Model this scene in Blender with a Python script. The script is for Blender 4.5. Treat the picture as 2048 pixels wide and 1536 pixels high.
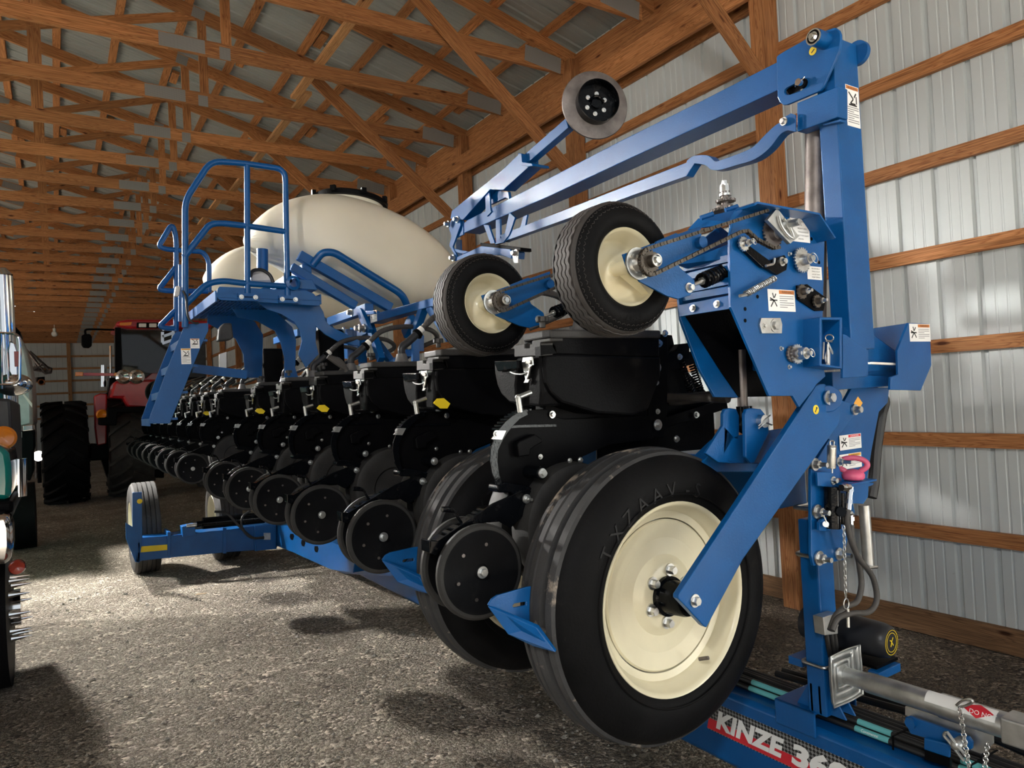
import bpy, bmesh, math, random
from mathutils import Vector, Matrix
from mathutils.geometry import tessellate_polygon
R = math.radians
PI = math.pi
SC = bpy.context.scene
for o in list(bpy.data.objects):
    bpy.data.objects.remove(o)

# ------------------------------------------------------------------ camera
# metres; x runs across the shed to the right wall, y along the shed, z up, ground at z = 0
CAM = Vector((0, 0, 1.75))
FPX = 1420.0
RIGHT = Vector((0.8399690533, -0.5401056998, -0.0523242054))
UP = Vector((0.0350303624, -0.0422526823, 0.9984926562))
FWD = Vector((0.5415024129, 0.8405358671, 0.0165708471))
cd = bpy.data.cameras.new('camera')
cd.sensor_width = 36.0
cd.lens = FPX / 2048 * 36.0
cd.clip_start = 0.05
cam = bpy.data.objects.new('camera', cd)
SC.collection.objects.link(cam)
m = Matrix((RIGHT, UP, -FWD)).transposed().to_4x4()
m.translation = CAM
cam.matrix_world = m
SC.camera = cam

def P(x, y, X=None, Y=None, Z=None):
    """measured point: sight line through photo pixel x,y met with a plane of the place"""
    d = RIGHT * ((x - 1024) / FPX) - UP * ((y - 768) / FPX) + FWD
    if X is not None: t = X / d.x
    elif Y is not None: t = Y / d.y
    else: t = (Z - CAM.z) / d.z
    return CAM + d * t

# ------------------------------------------------------------------ light
SC.view_settings.view_transform = 'Standard'
SC.view_settings.look = 'None'
SC.view_settings.gamma = 1
SC.view_settings.use_curve_mapping = False
SC.view_settings.exposure = 0.0
w = bpy.data.worlds.new('sky'); SC.world = w; w.use_nodes = True
bg = w.node_tree.nodes['Background']
bg.inputs[0].default_value = (0.86, 0.93, 1.0, 1)
bg.inputs[1].default_value = 0.9

def lamp(name, kind, loc, energy, color=(1, 1, 1), size=1, size_y=None, target=None, direction=None, angle=None):
    l = bpy.data.lights.new(name, kind); l.energy = energy; l.color = color
    if kind == 'AREA':
        l.shape = 'RECTANGLE'; l.size = size; l.size_y = size_y or size
    if kind == 'SUN': l.angle = angle or R(0.6)
    if kind == 'POINT': l.shadow_soft_size = size
    o = bpy.data.objects.new(name, l); SC.collection.objects.link(o); o.location = loc
    d = Vector(direction) if direction else (Vector(target) - Vector(loc)) if target else Vector((0, 0, -1))
    o.rotation_euler = d.to_track_quat('-Z', 'Y').to_euler()
    return o
# low sun through the open doors on the left, landing on the ground beside the doorway
lamp('sun', 'SUN', (-20, 2, 12), 110.0, (1.0, 0.97, 0.92), direction=(.80, .22, -.62), angle=R(.6))
# high bay lamps of the shed (behind the camera and down the bay)
sf_ = lamp('bay_lamp_far', 'SPOT', (-1.0, 12.2, 5.05), 4800, (1.0, 0.97, 0.91), target=(-.2, 6.6, 0))
sf_.data.spot_size = R(78); sf_.data.spot_blend = .5; sf_.data.shadow_soft_size = .14
sp_ = lamp('bay_lamp_near', 'SPOT', (-3.4, -2.6, 4.7), 640, (1.0, 0.99, 0.98), target=(2.6, 2.4, 1.9))
sp_.data.spot_size = R(58); sp_.data.spot_blend = .7; sp_.data.shadow_soft_size = .18
sl_ = lamp('bay_lamp_left', 'SPOT', (-6.2, 11.6, 5.05), 6800, (1.0, 0.975, 0.93), target=(1.1, 5.2, 0))
sl_.data.spot_size = R(46); sl_.data.spot_blend = .6; sl_.data.shadow_soft_size = .2

# ------------------------------------------------------------------ materials
MATS = {}
def nmat(name):
    mt = bpy.data.materials.new(name); mt.use_nodes = True
    nt = mt.node_tree; b = nt.nodes['Principled BSDF']
    MATS[name] = mt
    return mt, nt, b
def N(nt, t, **k):
    n = nt.nodes.new(t)
    for a, v in k.items():
        if a in n.inputs: n.inputs[a].default_value = v
        else: setattr(n, a, v)
    return n
def ramp(nt, stops):
    n = nt.nodes.new('ShaderNodeValToRGB')
    cr = n.color_ramp
    while len(cr.elements) > 1: cr.elements.remove(cr.elements[0])
    cr.elements[0].position = stops[0][0]; cr.elements[0].color = (*stops[0][1], 1)
    for p, c in stops[1:]:
        e = cr.elements.new(p); e.color = (*c, 1)
    return n
def plain(name, col, rough=0.4, metal=0.0, bump=0.0, bscale=60, var=0.0, vscale=8, coat=0.0, spec=None, dirt=None, dscale=14, dlo=.62, dhi=.75):
    """procedural paint / plastic / metal with slight colour variation, surface grain and optional dirt"""
    mt, nt, b = nmat(name)
    L = nt.links.new
    tc = N(nt, 'ShaderNodeTexCoord')
    b.inputs['Roughness'].default_value = rough
    b.inputs['Metallic'].default_value = metal
    if coat: b.inputs['Coat Weight'].default_value = coat; b.inputs['Coat Roughness'].default_value = .12
    if spec is not None: b.inputs['Specular IOR Level'].default_value = spec
    n = N(nt, 'ShaderNodeTexNoise'); n.inputs['Scale'].default_value = vscale; n.inputs['Detail'].default_value = 5
    L(tc.outputs['Object'], n.inputs['Vector'])
    lo = tuple(c * (1 - var) for c in col); hi = tuple(min(1, c * (1 + var)) for c in col)
    rp = ramp(nt, [(.3, lo), (.7, hi)]); L(n.outputs['Fac'], rp.inputs[0])
    out = rp.outputs[0]
    if dirt:
        n2 = N(nt, 'ShaderNodeTexNoise'); n2.inputs['Scale'].default_value = dscale; n2.inputs['Detail'].default_value = 8
        n2.inputs['Roughness'].default_value = .65
        L(tc.outputs['Object'], n2.inputs['Vector'])
        r2 = ramp(nt, [(dlo, (0, 0, 0)), (dhi, (1, 1, 1))]); L(n2.outputs['Fac'], r2.inputs[0])
        mx = N(nt, 'ShaderNodeMix', data_type='RGBA')
        L(r2.outputs[0], mx.inputs[0]); L(out, mx.inputs[6]); mx.inputs[7].default_value = (*dirt, 1)
        out = mx.outputs[2]
    L(out, b.inputs['Base Color'])
    if bump:
        n3 = N(nt, 'ShaderNodeTexNoise'); n3.inputs['Scale'].default_value = bscale; n3.inputs['Detail'].default_value = 3
        L(tc.outputs['Object'], n3.inputs['Vector'])
        bp = N(nt, 'ShaderNodeBump'); bp.inputs['Strength'].default_value = bump; bp.inputs['Distance'].default_value = .002
        L(n3.outputs['Fac'], bp.inputs['Height']); L(bp.outputs[0], b.inputs['Normal'])
    return mt
plain('blue', (0.0015, 0.076, 0.255), .34, bump=.25, bscale=180, var=.10, coat=.12, spec=.35, dirt=(.006, .10, .31), dscale=30)
plain('black', (0.003, 0.003, 0.0035), .40, spec=.04, bump=.3, bscale=140, var=.2)
plain('gloss_black', (0.0025, 0.003, 0.004), .15, spec=.14, bump=.35, bscale=70, var=.2, dirt=(.014, .013, .012), dscale=22, dlo=.58, dhi=.72)
plain('plastic_black', (0.0035, 0.0035, 0.004), .42, spec=.05, bump=.4, bscale=160, var=.2, dirt=(.016, .015, .014), dscale=9, dlo=.55, dhi=.8)
plain('grey_lid', (0.026, 0.025, 0.0245), .6, bump=.5, bscale=120, var=.4, dirt=(.06, .058, .055), dscale=30)
plain('disc', (0.005, 0.0052, 0.006), .45, spec=.07, bump=.3, bscale=90, var=.3, dirt=(.015, .0145, .014), dscale=12)
plain('rubber', (0.006, 0.006, 0.0064), .55, spec=.06, bump=.5, bscale=90, var=.3, vscale=5, dirt=(.022, .021, .020), dscale=9)
plain('rubber_dusty', (0.028, 0.028, 0.029), .75, bump=.6, bscale=120, var=.35, vscale=6, dirt=(.30, .25, .20), dscale=9, dlo=.57, dhi=.66)
plain('elbow_grey', (0.022, 0.023, 0.026), .35, spec=.3, var=.2)
plain('cone_grey', (0.10, 0.10, 0.10), .4, var=.15)
plain('rubber_letter', (0.010, 0.010, 0.0104), .5, spec=.2, var=.2)
plain('rubber_grey', (0.026, 0.0255, 0.025), .6, spec=.2, bump=.4, bscale=90, var=.3)
plain('tyre_brown', (0.035, 0.031, 0.029), .7, bump=.5, bscale=120, var=.35, dirt=(.11, .10, .09), dscale=12)
plain('cream', (0.72, 0.66, 0.47), .35, bump=.15, bscale=80, var=.05, coat=.2, dirt=(.45, .36, .22), dscale=40, dlo=.70, dhi=.74)
plain('tank', (0.80, 0.745, 0.60), .42, bump=.12, bscale=30, var=.05, vscale=2)
MATS['tank'].node_tree.nodes['Principled BSDF'].inputs['Subsurface Weight'].default_value = .25
MATS['tank'].node_tree.nodes['Principled BSDF'].inputs['Subsurface Radius'].default_value = (.06, .05, .03)
plain('zinc', (0.62, 0.62, 0.60), .34, metal=1, bump=.3, bscale=60, var=.18, vscale=30)
plain('galvanized', (0.50, 0.51, 0.50), .38, metal=.9, bump=.3, bscale=18, var=.22, vscale=18)
plain('chrome', (0.8, 0.8, 0.8), .08, metal=1)
plain('steel_dark', (0.17, 0.15, 0.14), .5, metal=.8, bump=.5, bscale=60, var=.35, vscale=14)
plain('chain_steel', (0.10, 0.085, 0.07), .45, metal=.8, bump=.3, var=.3)
plain('hose', (0.05, 0.046, 0.043), .6, var=.25, vscale=20)
plain('hose_black', (0.012, 0.012, 0.012), .5, var=.2)
plain('teal_print', (0.12, 0.42, 0.43), .6)
plain('white_plastic', (0.8, 0.78, 0.72), .5, var=.05)
plain('paper_white', (0.82, 0.82, 0.80), .55, var=.03)
plain('print_black', (0.02, 0.02, 0.02), .6)
plain('print_grey', (0.20, 0.20, 0.21), .6)
plain('orange_label', (0.55, 0.19, 0.05), .6)
plain('amber_label', (0.80, 0.38, 0.05), .6)
plain('red_label', (0.62, 0.02, 0.035), .45)
plain('yellow', (0.83, 0.60, 0.015), .5, var=.06)
plain('pink', (0.62, 0.10, 0.20), .42, var=.15, bump=.2)
plain('red_paint', (0.42, 0.012, 0.018), .28, var=.1, coat=.5)
plain('teal_paint', (0.005, 0.20, 0.17), .15, coat=1)
plain('amber_lens', (0.75, 0.22, 0.01), .2, coat=.5)
plain('red_lens', (0.30, 0.03, 0.015), .2, coat=.5)
plain('silver_paint', (0.42, 0.41, 0.40), .35, var=.15, metal=.3)
plain('cab_dark', (0.03, 0.032, 0.035), .5, var=.3)
plain('copper', (0.5, 0.22, 0.12), .35, metal=1)

# twisted metal weave print for the tongue decal
mt, nt, b = nmat('carbon_print'); L = nt.links.new
tc = N(nt, 'ShaderNodeTexCoord'); ck = N(nt, 'ShaderNodeTexChecker'); ck.inputs['Scale'].default_value = 95
mp = N(nt, 'ShaderNodeMapping'); mp.inputs['Rotation'].default_value = (R(45), 0, 0)
L(tc.outputs['Object'], mp.inputs[0]); L(mp.outputs[0], ck.inputs['Vector'])
ck.inputs['Color1'].default_value = (.01, .01, .01, 1); ck.inputs['Color2'].default_value = (.22, .22, .22, 1)
L(ck.outputs['Color'], b.inputs['Base Color']); b.inputs['Roughness'].default_value = .4

def wood_mat(name, c1, c2, c3, rough=.62):
    """softwood: grain lines along the board's own length (local x)"""
    mt, nt, b = nmat(name); L = nt.links.new
    tc = N(nt, 'ShaderNodeTexCoord'); oi = N(nt, 'ShaderNodeObjectInfo')
    add = N(nt, 'ShaderNodeVectorMath', operation='ADD')
    sc = N(nt, 'ShaderNodeVectorMath', operation='SCALE'); sc.inputs['Scale'].default_value = 37.0
    cmb = N(nt, 'ShaderNodeCombineXYZ')
    L(oi.outputs['Random'], cmb.inputs[0]); L(oi.outputs['Random'], cmb.inputs[1]); L(oi.outputs['Random'], cmb.inputs[2])
    L(cmb.outputs[0], sc.inputs[0]); L(tc.outputs['Object'], add.inputs[0]); L(sc.outputs[0], add.inputs[1])
    mp = N(nt, 'ShaderNodeMapping'); mp.inputs['Scale'].default_value = (.55, 9, 9)
    L(add.outputs[0], mp.inputs[0])
    n1 = N(nt, 'ShaderNodeTexNoise'); n1.inputs['Scale'].default_value = 1.6; n1.inputs['Detail'].default_value = 3; n1.inputs['Distortion'].default_value = .6
    L(mp.outputs[0], n1.inputs['Vector'])
    mul = N(nt, 'ShaderNodeMath', operation='MULTIPLY'); mul.inputs[1].default_value = 17
    fr = N(nt, 'ShaderNodeMath', operation='FRACT'); L(n1.outputs['Fac'], mul.inputs[0]); L(mul.outputs[0], fr.inputs[0])
    rp = ramp(nt, [(0, c2), (.35, c1), (.75, c1), (.93, c3), (1, c2)]); L(fr.outputs[0], rp.inputs[0])
    # fine fibres
    mp2 = N(nt, 'ShaderNodeMapping'); mp2.inputs['Scale'].default_value = (3, 160, 160); L(add.outputs[0], mp2.inputs[0])
    n2 = N(nt, 'ShaderNodeTexNoise'); n2.inputs['Scale'].default_value = 1; n2.inputs['Detail'].default_value = 2; L(mp2.outputs[0], n2.inputs['Vector'])
    r2 = ramp(nt, [(.3, (.6, .6, .6)), (.7, (1.15, 1.15, 1.15))]); L(n2.outputs['Fac'], r2.inputs[0])
    mx = N(nt, 'ShaderNodeMix', data_type='RGBA', blend_type='MULTIPLY'); mx.inputs[0].default_value = 1
    L(rp.outputs[0], mx.inputs[6]); L(r2.outputs[0], mx.inputs[7])
    # knots
    mp3 = N(nt, 'ShaderNodeMapping'); mp3.inputs['Scale'].default_value = (2.2, 7, 7); L(add.outputs[0], mp3.inputs[0])
    vo = N(nt, 'ShaderNodeTexVoronoi'); vo.inputs['Scale'].default_value = 1; L(mp3.outputs[0], vo.inputs['Vector'])
    r3 = ramp(nt, [(.05, (.22, .12, .07)), (.13, (1, 1, 1))]); L(vo.outputs['Distance'], r3.inputs[0])
    mx2 = N(nt, 'ShaderNodeMix', data_type='RGBA', blend_type='MULTIPLY'); mx2.inputs[0].default_value = 1
    L(mx.outputs[2], mx2.inputs[6]); L(r3.outputs[0], mx2.inputs[7])
    # board to board tone
    r4 = ramp(nt, [(0, (.74, .74, .74)), (1, (1.15, 1.12, 1.08))]); L(oi.outputs['Random'], r4.inputs[0])
    mx3 = N(nt, 'ShaderNodeMix', data_type='RGBA', blend_type='MULTIPLY'); mx3.inputs[0].default_value = 1
    L(mx2.outputs[2], mx3.inputs[6]); L(r4.outputs[0], mx3.inputs[7])
    L(mx3.outputs[2], b.inputs['Base Color']); b.inputs['Roughness'].default_value = rough
    b.inputs['Specular IOR Level'].default_value = .25
wood_mat('wood', (.46, .205, .08), (.29, .11, .038), (.36, .15, .055))
wood_mat('wood_light', (.56, .31, .14), (.42, .20, .085), (.48, .25, .11))
wood_mat('wood_treated', (.20, .115, .06), (.12, .065, .032), (.15, .085, .045), .8)

def metal_sheet(name, col, dirty=False):
    mt, nt, b = nmat(name); L = nt.links.new
    tc = N(nt, 'ShaderNodeTexCoord')
    n = N(nt, 'ShaderNodeTexNoise'); n.inputs['Scale'].default_value = .9; n.inputs['Detail'].default_value = 5
    L(tc.outputs['Object'], n.inputs['Vector'])
    rp = ramp(nt, [(.3, tuple(c * .90 for c in col)), (.7, col)]); L(n.outputs['Fac'], rp.inputs[0])
    out = rp.outputs[0]
    if dirty:
        n2 = N(nt, 'ShaderNodeTexNoise'); n2.inputs['Scale'].default_value = 26; n2.inputs['Detail'].default_value = 6; n2.inputs['Roughness'].default_value = .7
        L(tc.outputs['Object'], n2.inputs['Vector'])
        r2 = ramp(nt, [(.66, (0, 0, 0)), (.74, (1, 1, 1))]); L(n2.outputs['Fac'], r2.inputs[0])
        sx = N(nt, 'ShaderNodeSeparateXYZ'); L(tc.outputs['Object'], sx.inputs[0])
        mr = N(nt, 'ShaderNodeMapRange'); mr.inputs[1].default_value = 1.1; mr.inputs[2].default_value = .1; L(sx.outputs[2], mr.inputs[0])
        mm = N(nt, 'ShaderNodeMath', operation='MULTIPLY'); L(r2.outputs[0], mm.inputs[0]); L(mr.outputs[0], mm.inputs[1])
        mx = N(nt, 'ShaderNodeMix', data_type='RGBA'); L(mm.outputs[0], mx.inputs[0]); L(out, mx.inputs[6]); mx.inputs[7].default_value = (.22, .20, .17, 1)
        out = mx.outputs[2]
    L(out, b.inputs['Base Color']); b.inputs['Roughness'].default_value = .45; b.inputs['Metallic'].default_value = .1
metal_sheet('wall_metal', (.56, .60, .60), True)
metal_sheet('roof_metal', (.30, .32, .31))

# truss connector plate: pressed steel with rows of teeth slots
mt, nt, b = nmat('plate_metal'); L = nt.links.new
tc = N(nt, 'ShaderNodeTexCoord'); mp = N(nt, 'ShaderNodeMapping'); mp.inputs['Scale'].default_value = (90, 90, 90); L(tc.outputs['Object'], mp.inputs[0])
ck = N(nt, 'ShaderNodeTexVoronoi'); ck.inputs['Scale'].default_value = 1.0; ck.inputs['Randomness'].default_value = 0; L(mp.outputs[0], ck.inputs['Vector'])
rp = ramp(nt, [(.20, (.10, .10, .10)), (.35, (.24, .235, .225))]); L(ck.outputs['Distance'], rp.inputs[0]); L(rp.outputs[0], b.inputs['Base Color'])
b.inputs['Roughness'].default_value = .5

# crushed stone ground
mt, nt, b = nmat('gravel'); L = nt.links.new
tc = N(nt, 'ShaderNodeTexCoord')
v = N(nt, 'ShaderNodeTexVoronoi'); v.inputs['Scale'].default_value = 55; L(tc.outputs['Object'], v.inputs['Vector'])
v2 = N(nt, 'ShaderNodeTexVoronoi'); v2.inputs['Scale'].default_value = 130; L(tc.outputs['Object'], v2.inputs['Vector'])
n = N(nt, 'ShaderNodeTexNoise'); n.inputs['Scale'].default_value = 1.1; n.inputs['Detail'].default_value = 6; L(tc.outputs['Object'], n.inputs['Vector'])
sep = N(nt, 'ShaderNodeSeparateColor'); L(v.outputs['Color'], sep.inputs[0])
r1 = ramp(nt, [(0, (.07, .06, .05)), (.4, (.22, .195, .165)), (.8, (.42, .385, .335)), (1, (.75, .71, .65))]); L(sep.outputs[0], r1.inputs[0])
sep2 = N(nt, 'ShaderNodeSeparateColor'); L(v2.outputs['Color'], sep2.inputs[0])
r2 = ramp(nt, [(0, (.10, .09, .075)), (.6, (.22, .20, .17)), (1, (.48, .45, .40))]); L(sep2.outputs[1], r2.inputs[0])
mx = N(nt, 'ShaderNodeMix', data_type='RGBA'); r0 = ramp(nt, [(.42, (0, 0, 0)), (.58, (1, 1, 1))]); 
n0 = N(nt, 'ShaderNodeTexNoise'); n0.inputs['Scale'].default_value = 7; n0.inputs['Detail'].default_value = 8; L(tc.outputs['Object'], n0.inputs['Vector']); L(n0.outputs['Fac'], r0.inputs[0])
L(r0.outputs[0], mx.inputs[0]); L(r1.outputs[0], mx.inputs[6]); L(r2.outputs[0], mx.inputs[7])
rb = ramp(nt, [(.35, (.86, .79, .70)), (.65, (1.45, 1.38, 1.26))]); L(n.outputs['Fac'], rb.inputs[0])
mx2 = N(nt, 'ShaderNodeMix', data_type='RGBA', blend_type='MULTIPLY'); mx2.inputs[0].default_value = 1; L(mx.outputs[2], mx2.inputs[6]); L(rb.outputs[0], mx2.inputs[7])
# darker, browner ground towards the right-hand wall
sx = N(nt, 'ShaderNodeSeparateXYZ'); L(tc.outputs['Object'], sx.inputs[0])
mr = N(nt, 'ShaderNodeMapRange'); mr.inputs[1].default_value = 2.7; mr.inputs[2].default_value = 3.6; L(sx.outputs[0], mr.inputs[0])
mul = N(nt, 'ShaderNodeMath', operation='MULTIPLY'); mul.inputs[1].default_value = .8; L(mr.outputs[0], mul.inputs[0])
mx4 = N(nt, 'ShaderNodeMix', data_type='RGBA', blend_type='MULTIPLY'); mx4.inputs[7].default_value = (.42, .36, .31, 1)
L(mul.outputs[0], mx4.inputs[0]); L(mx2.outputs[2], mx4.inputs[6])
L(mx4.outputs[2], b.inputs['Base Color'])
b.inputs['Roughness'].default_value = .92
inv = N(nt, 'ShaderNodeMath', operation='MULTIPLY'); inv.inputs[1].default_value = -1; L(v.outputs['Distance'], inv.inputs[0])
ad = N(nt, 'ShaderNodeMath', operation='ADD'); L(inv.outputs[0], ad.inputs[0])
ml = N(nt, 'ShaderNodeMath', operation='MULTIPLY'); ml.inputs[1].default_value = -.5; L(v2.outputs['Distance'], ml.inputs[0]); L(ml.outputs[0], ad.inputs[1])
bp = N(nt, 'ShaderNodeBump'); bp.inputs['Strength'].default_value = 1; bp.inputs['Distance'].default_value = .035
L(ad.outputs[0], bp.inputs['Height']); L(bp.outputs[0], b.inputs['Normal'])

mt, nt, b = nmat('glass_dark')
b.inputs['Base Color'].default_value = (.02, .025, .025, 1); b.inputs['Roughness'].default_value = .03; b.inputs['Alpha'].default_value = .55
mt, nt, b = nmat('bright_glow')  # glow of the bright low spot, source unknown
b.inputs['Emission Color'].default_value = (1, .95, .85, 1); b.inputs['Emission Strength'].default_value = 14

# ------------------------------------------------------------------ mesh tools
def basis(axis):
    a = Vector(axis).normalized()
    t = Vector((0, 0, 1)) if abs(a.z) < .9 else Vector((1, 0, 0))
    u = t.cross(a).normalized(); v = a.cross(u)
    return a, u, v
WHOLE = ('lettering', 'chain', 'label', 'print', 'grating', 'symbol', 'emblem', 'arm_label', 'closing_arm', 'parts_bag', 'tyre', 'boom', 'row_unit', 'connector')
class MB:
    def __init__(s): s.v = []; s.f = []; s.mi = []; s.m = 0
    def add(s, vs, fs):
        b = len(s.v); s.v += [tuple(q) for q in vs]
        for f in fs: s.f.append(tuple(b + i for i in f)); s.mi.append(s.m)
        return s
    def box(s, x0, x1, y0, y1, z0, z1):
        vs = [(x, y, z) for x in (x0, x1) for y in (y0, y1) for z in (z0, z1)]
        return s.add(vs, [(0, 1, 3, 2), (4, 6, 7, 5), (0, 4, 5, 1), (2, 3, 7, 6), (0, 2, 6, 4), (1, 5, 7, 3)])
    def bar(s, p0, p1, w, h, up=(0, 0, 1)):
        """rectangular bar from p0 to p1, w across, h along up"""
        p0 = Vector(p0); p1 = Vector(p1); a = (p1 - p0).normalized()
        u = Vector(up); u = (u - a * u.dot(a)).normalized(); r = a.cross(u)
        vs = []
        for p in (p0, p1):
            for i, j in ((-1, -1), (1, -1), (1, 1), (-1, 1)): vs.append(p + r * (i * w / 2) + u * (j * h / 2))
        return s.add(vs, [(3, 2, 1, 0), (4, 5, 6, 7), (0, 1, 5, 4), (1, 2, 6, 5), (2, 3, 7, 6), (3, 0, 4, 7)])
    def extr(s, pts, vec, holes=()):
        """closed flat outline (with holes) given thickness vec"""
        vec = Vector(vec); loops = [[Vector(p) for p in pts]] + [[Vector(p) for p in h] for h in holes]
        flat = [p for l in loops for p in l]; n = len(flat)
        vs = flat + [p + vec for p in flat]; fs = []
        if len(loops) == 1:
            fs += [tuple(range(n)), tuple(range(2 * n - 1, n - 1, -1))]
        else:
            for t in tessellate_polygon(loops): fs += [tuple(t), tuple(n + i for i in reversed(t))]
        k = 0
        for l in loops:
            c = len(l)
            for i in range(c):
                a, b2 = k + i, k + (i + 1) % c
                fs.append((a, a + n, b2 + n, b2))
            k += c
        return s.add(vs, fs)
    def py(s, px, Y, th, holes=()):
        """plate seen in photo pixels, standing in plane y = Y, th thick away from the camera"""
        return s.extr([P(x, y, Y=Y) for x, y in px], (0, th, 0), [[P(x, y, Y=Y) for x, y in h] for h in holes])
    def px(s, px, X, th, holes=()):
        return s.extr([P(x, y, X=X) for x, y in px], (th, 0, 0), [[P(x, y, X=X) for x, y in h] for h in holes])
    def cyl(s, p0, p1, r, r1=None, n=16, caps=True):
        p0 = Vector(p0); p1 = Vector(p1); r1 = r if r1 is None else r1
        a, u, v = basis(p1 - p0); vs = []
        for p, q in ((p0, r), (p1, r1)):
            for i in range(n): t = 2 * PI * i / n; vs.append(p + (u * math.cos(t) + v * math.sin(t)) * q)
        fs = [(i, (i + 1) % n, n + (i + 1) % n, n + i) for i in range(n)]
        if caps: fs += [tuple(range(n - 1, -1, -1)), tuple(range(n, 2 * n))]
        return s.add(vs, fs)
    def tube(s, pts, r, n=10, caps=True, radii=None):
        pts = [Vector(p) for p in pts]; k = len(pts)
        a, u, v = basis(pts[1] - pts[0]); vs = []
        for i, p in enumerate(pts):
            d = (pts[min(i + 1, k - 1)] - pts[max(i - 1, 0)])
            d = d.normalized() if d.length > 1e-9 else a
            u = (u - d * u.dot(d)).normalized(); v = d.cross(u)
            q = radii[i] if radii else r
            for j in range(n): t = 2 * PI * j / n; vs.append(p + (u * math.cos(t) + v * math.sin(t)) * q)
        fs = [(i * n + j, i * n + (j + 1) % n, (i + 1) * n + (j + 1) % n, (i + 1) * n + j) for i in range(k - 1) for j in range(n)]
        if caps: fs += [tuple(range(n - 1, -1, -1)), tuple(range((k - 1) * n, k * n))]
        return s.add(vs, fs)
    def lathe(s, prof, c, axis, n=32, closed=False, caps=True):
        """prof: (distance along axis, radius)"""
        c = Vector(c); a, u, v = basis(axis); vs = []; k = len(prof)
        for d, r in prof:
            for i in range(n): t = 2 * PI * i / n; vs.append(c + a * d + (u * math.cos(t) + v * math.sin(t)) * r)
        fs = []
        for i in range(k if closed else k - 1):
            for j in range(n):
                i2 = (i + 1) % k
                fs.append((i * n + j, i * n + (j + 1) % n, i2 * n + (j + 1) % n, i2 * n + j))
        if not closed and caps:
            if prof[0][1] > 1e-6: fs.append(tuple(range(n - 1, -1, -1)))
            if prof[-1][1] > 1e-6: fs.append(tuple(range((k - 1) * n, k * n)))
        return s.add(vs, fs)
    def ball(s, c, r, n=12):
        rx, ry, rz = (r, r, r) if not hasattr(r, '__len__') else r
        pr = [(-math.cos(PI * i / n), max(1e-5, math.sin(PI * i / n))) for i in range(n + 1)]
        b = len(s.v); s.lathe(pr, (0, 0, 0), (0, 0, 1), n * 2)
        s.v[b:] = [(c[0] + x * rx, c[1] + y * ry, c[2] + z * rz) for x, y, z in s.v[b:]]
        return s
    def bolt(s, c, axis=(0, -1, 0), r=.012, h=.010, washer=True):
        c = Vector(c); a = Vector(axis).normalized()
        if washer: s.cyl(c, c + a * h * .35, r * 1.45, n=18); c = c + a * h * .35
        s.cyl(c, c + a * h, r, r * .96, n=6)
        s.cyl(c + a * h, c + a * h * 1.12, r * .8, n=14)
        return s
    def spring(s, p0, p1, Rr, r, turns, n=6, seg=14):
        p0 = Vector(p0); p1 = Vector(p1); a, u, v = basis(p1 - p0); pts = []
        for i in range(turns * seg + 1):
            t = i / (turns * seg); an = 2 * PI * turns * t
            pts.append(p0.lerp(p1, t) + (u * math.cos(an) + v * math.sin(an)) * Rr)
        return s.tube(pts, r, n)
    def sprocket(s, c, axis, r, teeth, th=.006, hub=.5, hubh=.012):
        c = Vector(c); a, u, v = basis(axis); pts = []
        for i in range(teeth * 4):
            t = 2 * PI * i / (teeth * 4); q = r if i % 4 in (1, 2) else r * .87
            pts.append(c + (u * math.cos(t) + v * math.sin(t)) * q)
        s.extr(pts, a * th)
        s.cyl(c + a * th, c + a * (th + hubh), r * hub, r * hub * .92, n=20)
        return s
    def pieces(s, eps=.002):
        """face lists of the pieces that do not touch each other"""
        n = len(s.v); up = list(range(n))
        def find(a):
            while up[a] != a: up[a] = up[up[a]]; a = up[a]
            return a
        for f in s.f:
            for i in f[1:]:
                a, b2 = find(f[0]), find(i)
                if a != b2: up[b2] = a
        comp = {}
        for k, f in enumerate(s.f): comp.setdefault(find(f[0]), []).append(k)
        bb = []
        for r_, fs in comp.items():
            vs = [s.v[i] for k in fs for i in s.f[k]]
            bb.append([[min(q[j] for q in vs) - eps for j in range(3)], [max(q[j] for q in vs) + eps for j in range(3)], fs])
        done = False
        while not done:
            done = True; out = []
            for b_ in bb:
                for o in out:
                    if all(b_[0][j] <= o[1][j] and o[0][j] <= b_[1][j] for j in range(3)):
                        o[0] = [min(x, y) for x, y in zip(o[0], b_[0])]; o[1] = [max(x, y) for x, y in zip(o[1], b_[1])]; o[2] = o[2] + b_[2]; done = False; break
                else: out.append(b_)
            bb = out
        return [b_[2] for b_ in bb]
    def build(s, name, mats, parent=None, smooth=32, bevel=0, loc=None, label=None, kind=None):
        if parent is not None and loc is None and len(s.f) < 40000 and not any(w_ in name for w_ in WHOLE):
            ps = s.pieces()
            if len(ps) > 1:
                ps.sort(key=len, reverse=True); first = None
                for fs in ps:
                    q = MB(); idx = {}
                    for k in fs:
                        for i in s.f[k]:
                            if i not in idx: idx[i] = len(q.v); q.v.append(s.v[i])
                        q.f.append(tuple(idx[i] for i in s.f[k])); q.mi.append(s.mi[k])
                    o = q._make(name, mats, parent, smooth, bevel, None, label, kind)
                    first = first or o
                return first
        return s._make(name, mats, parent, smooth, bevel, loc, label, kind)
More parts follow.
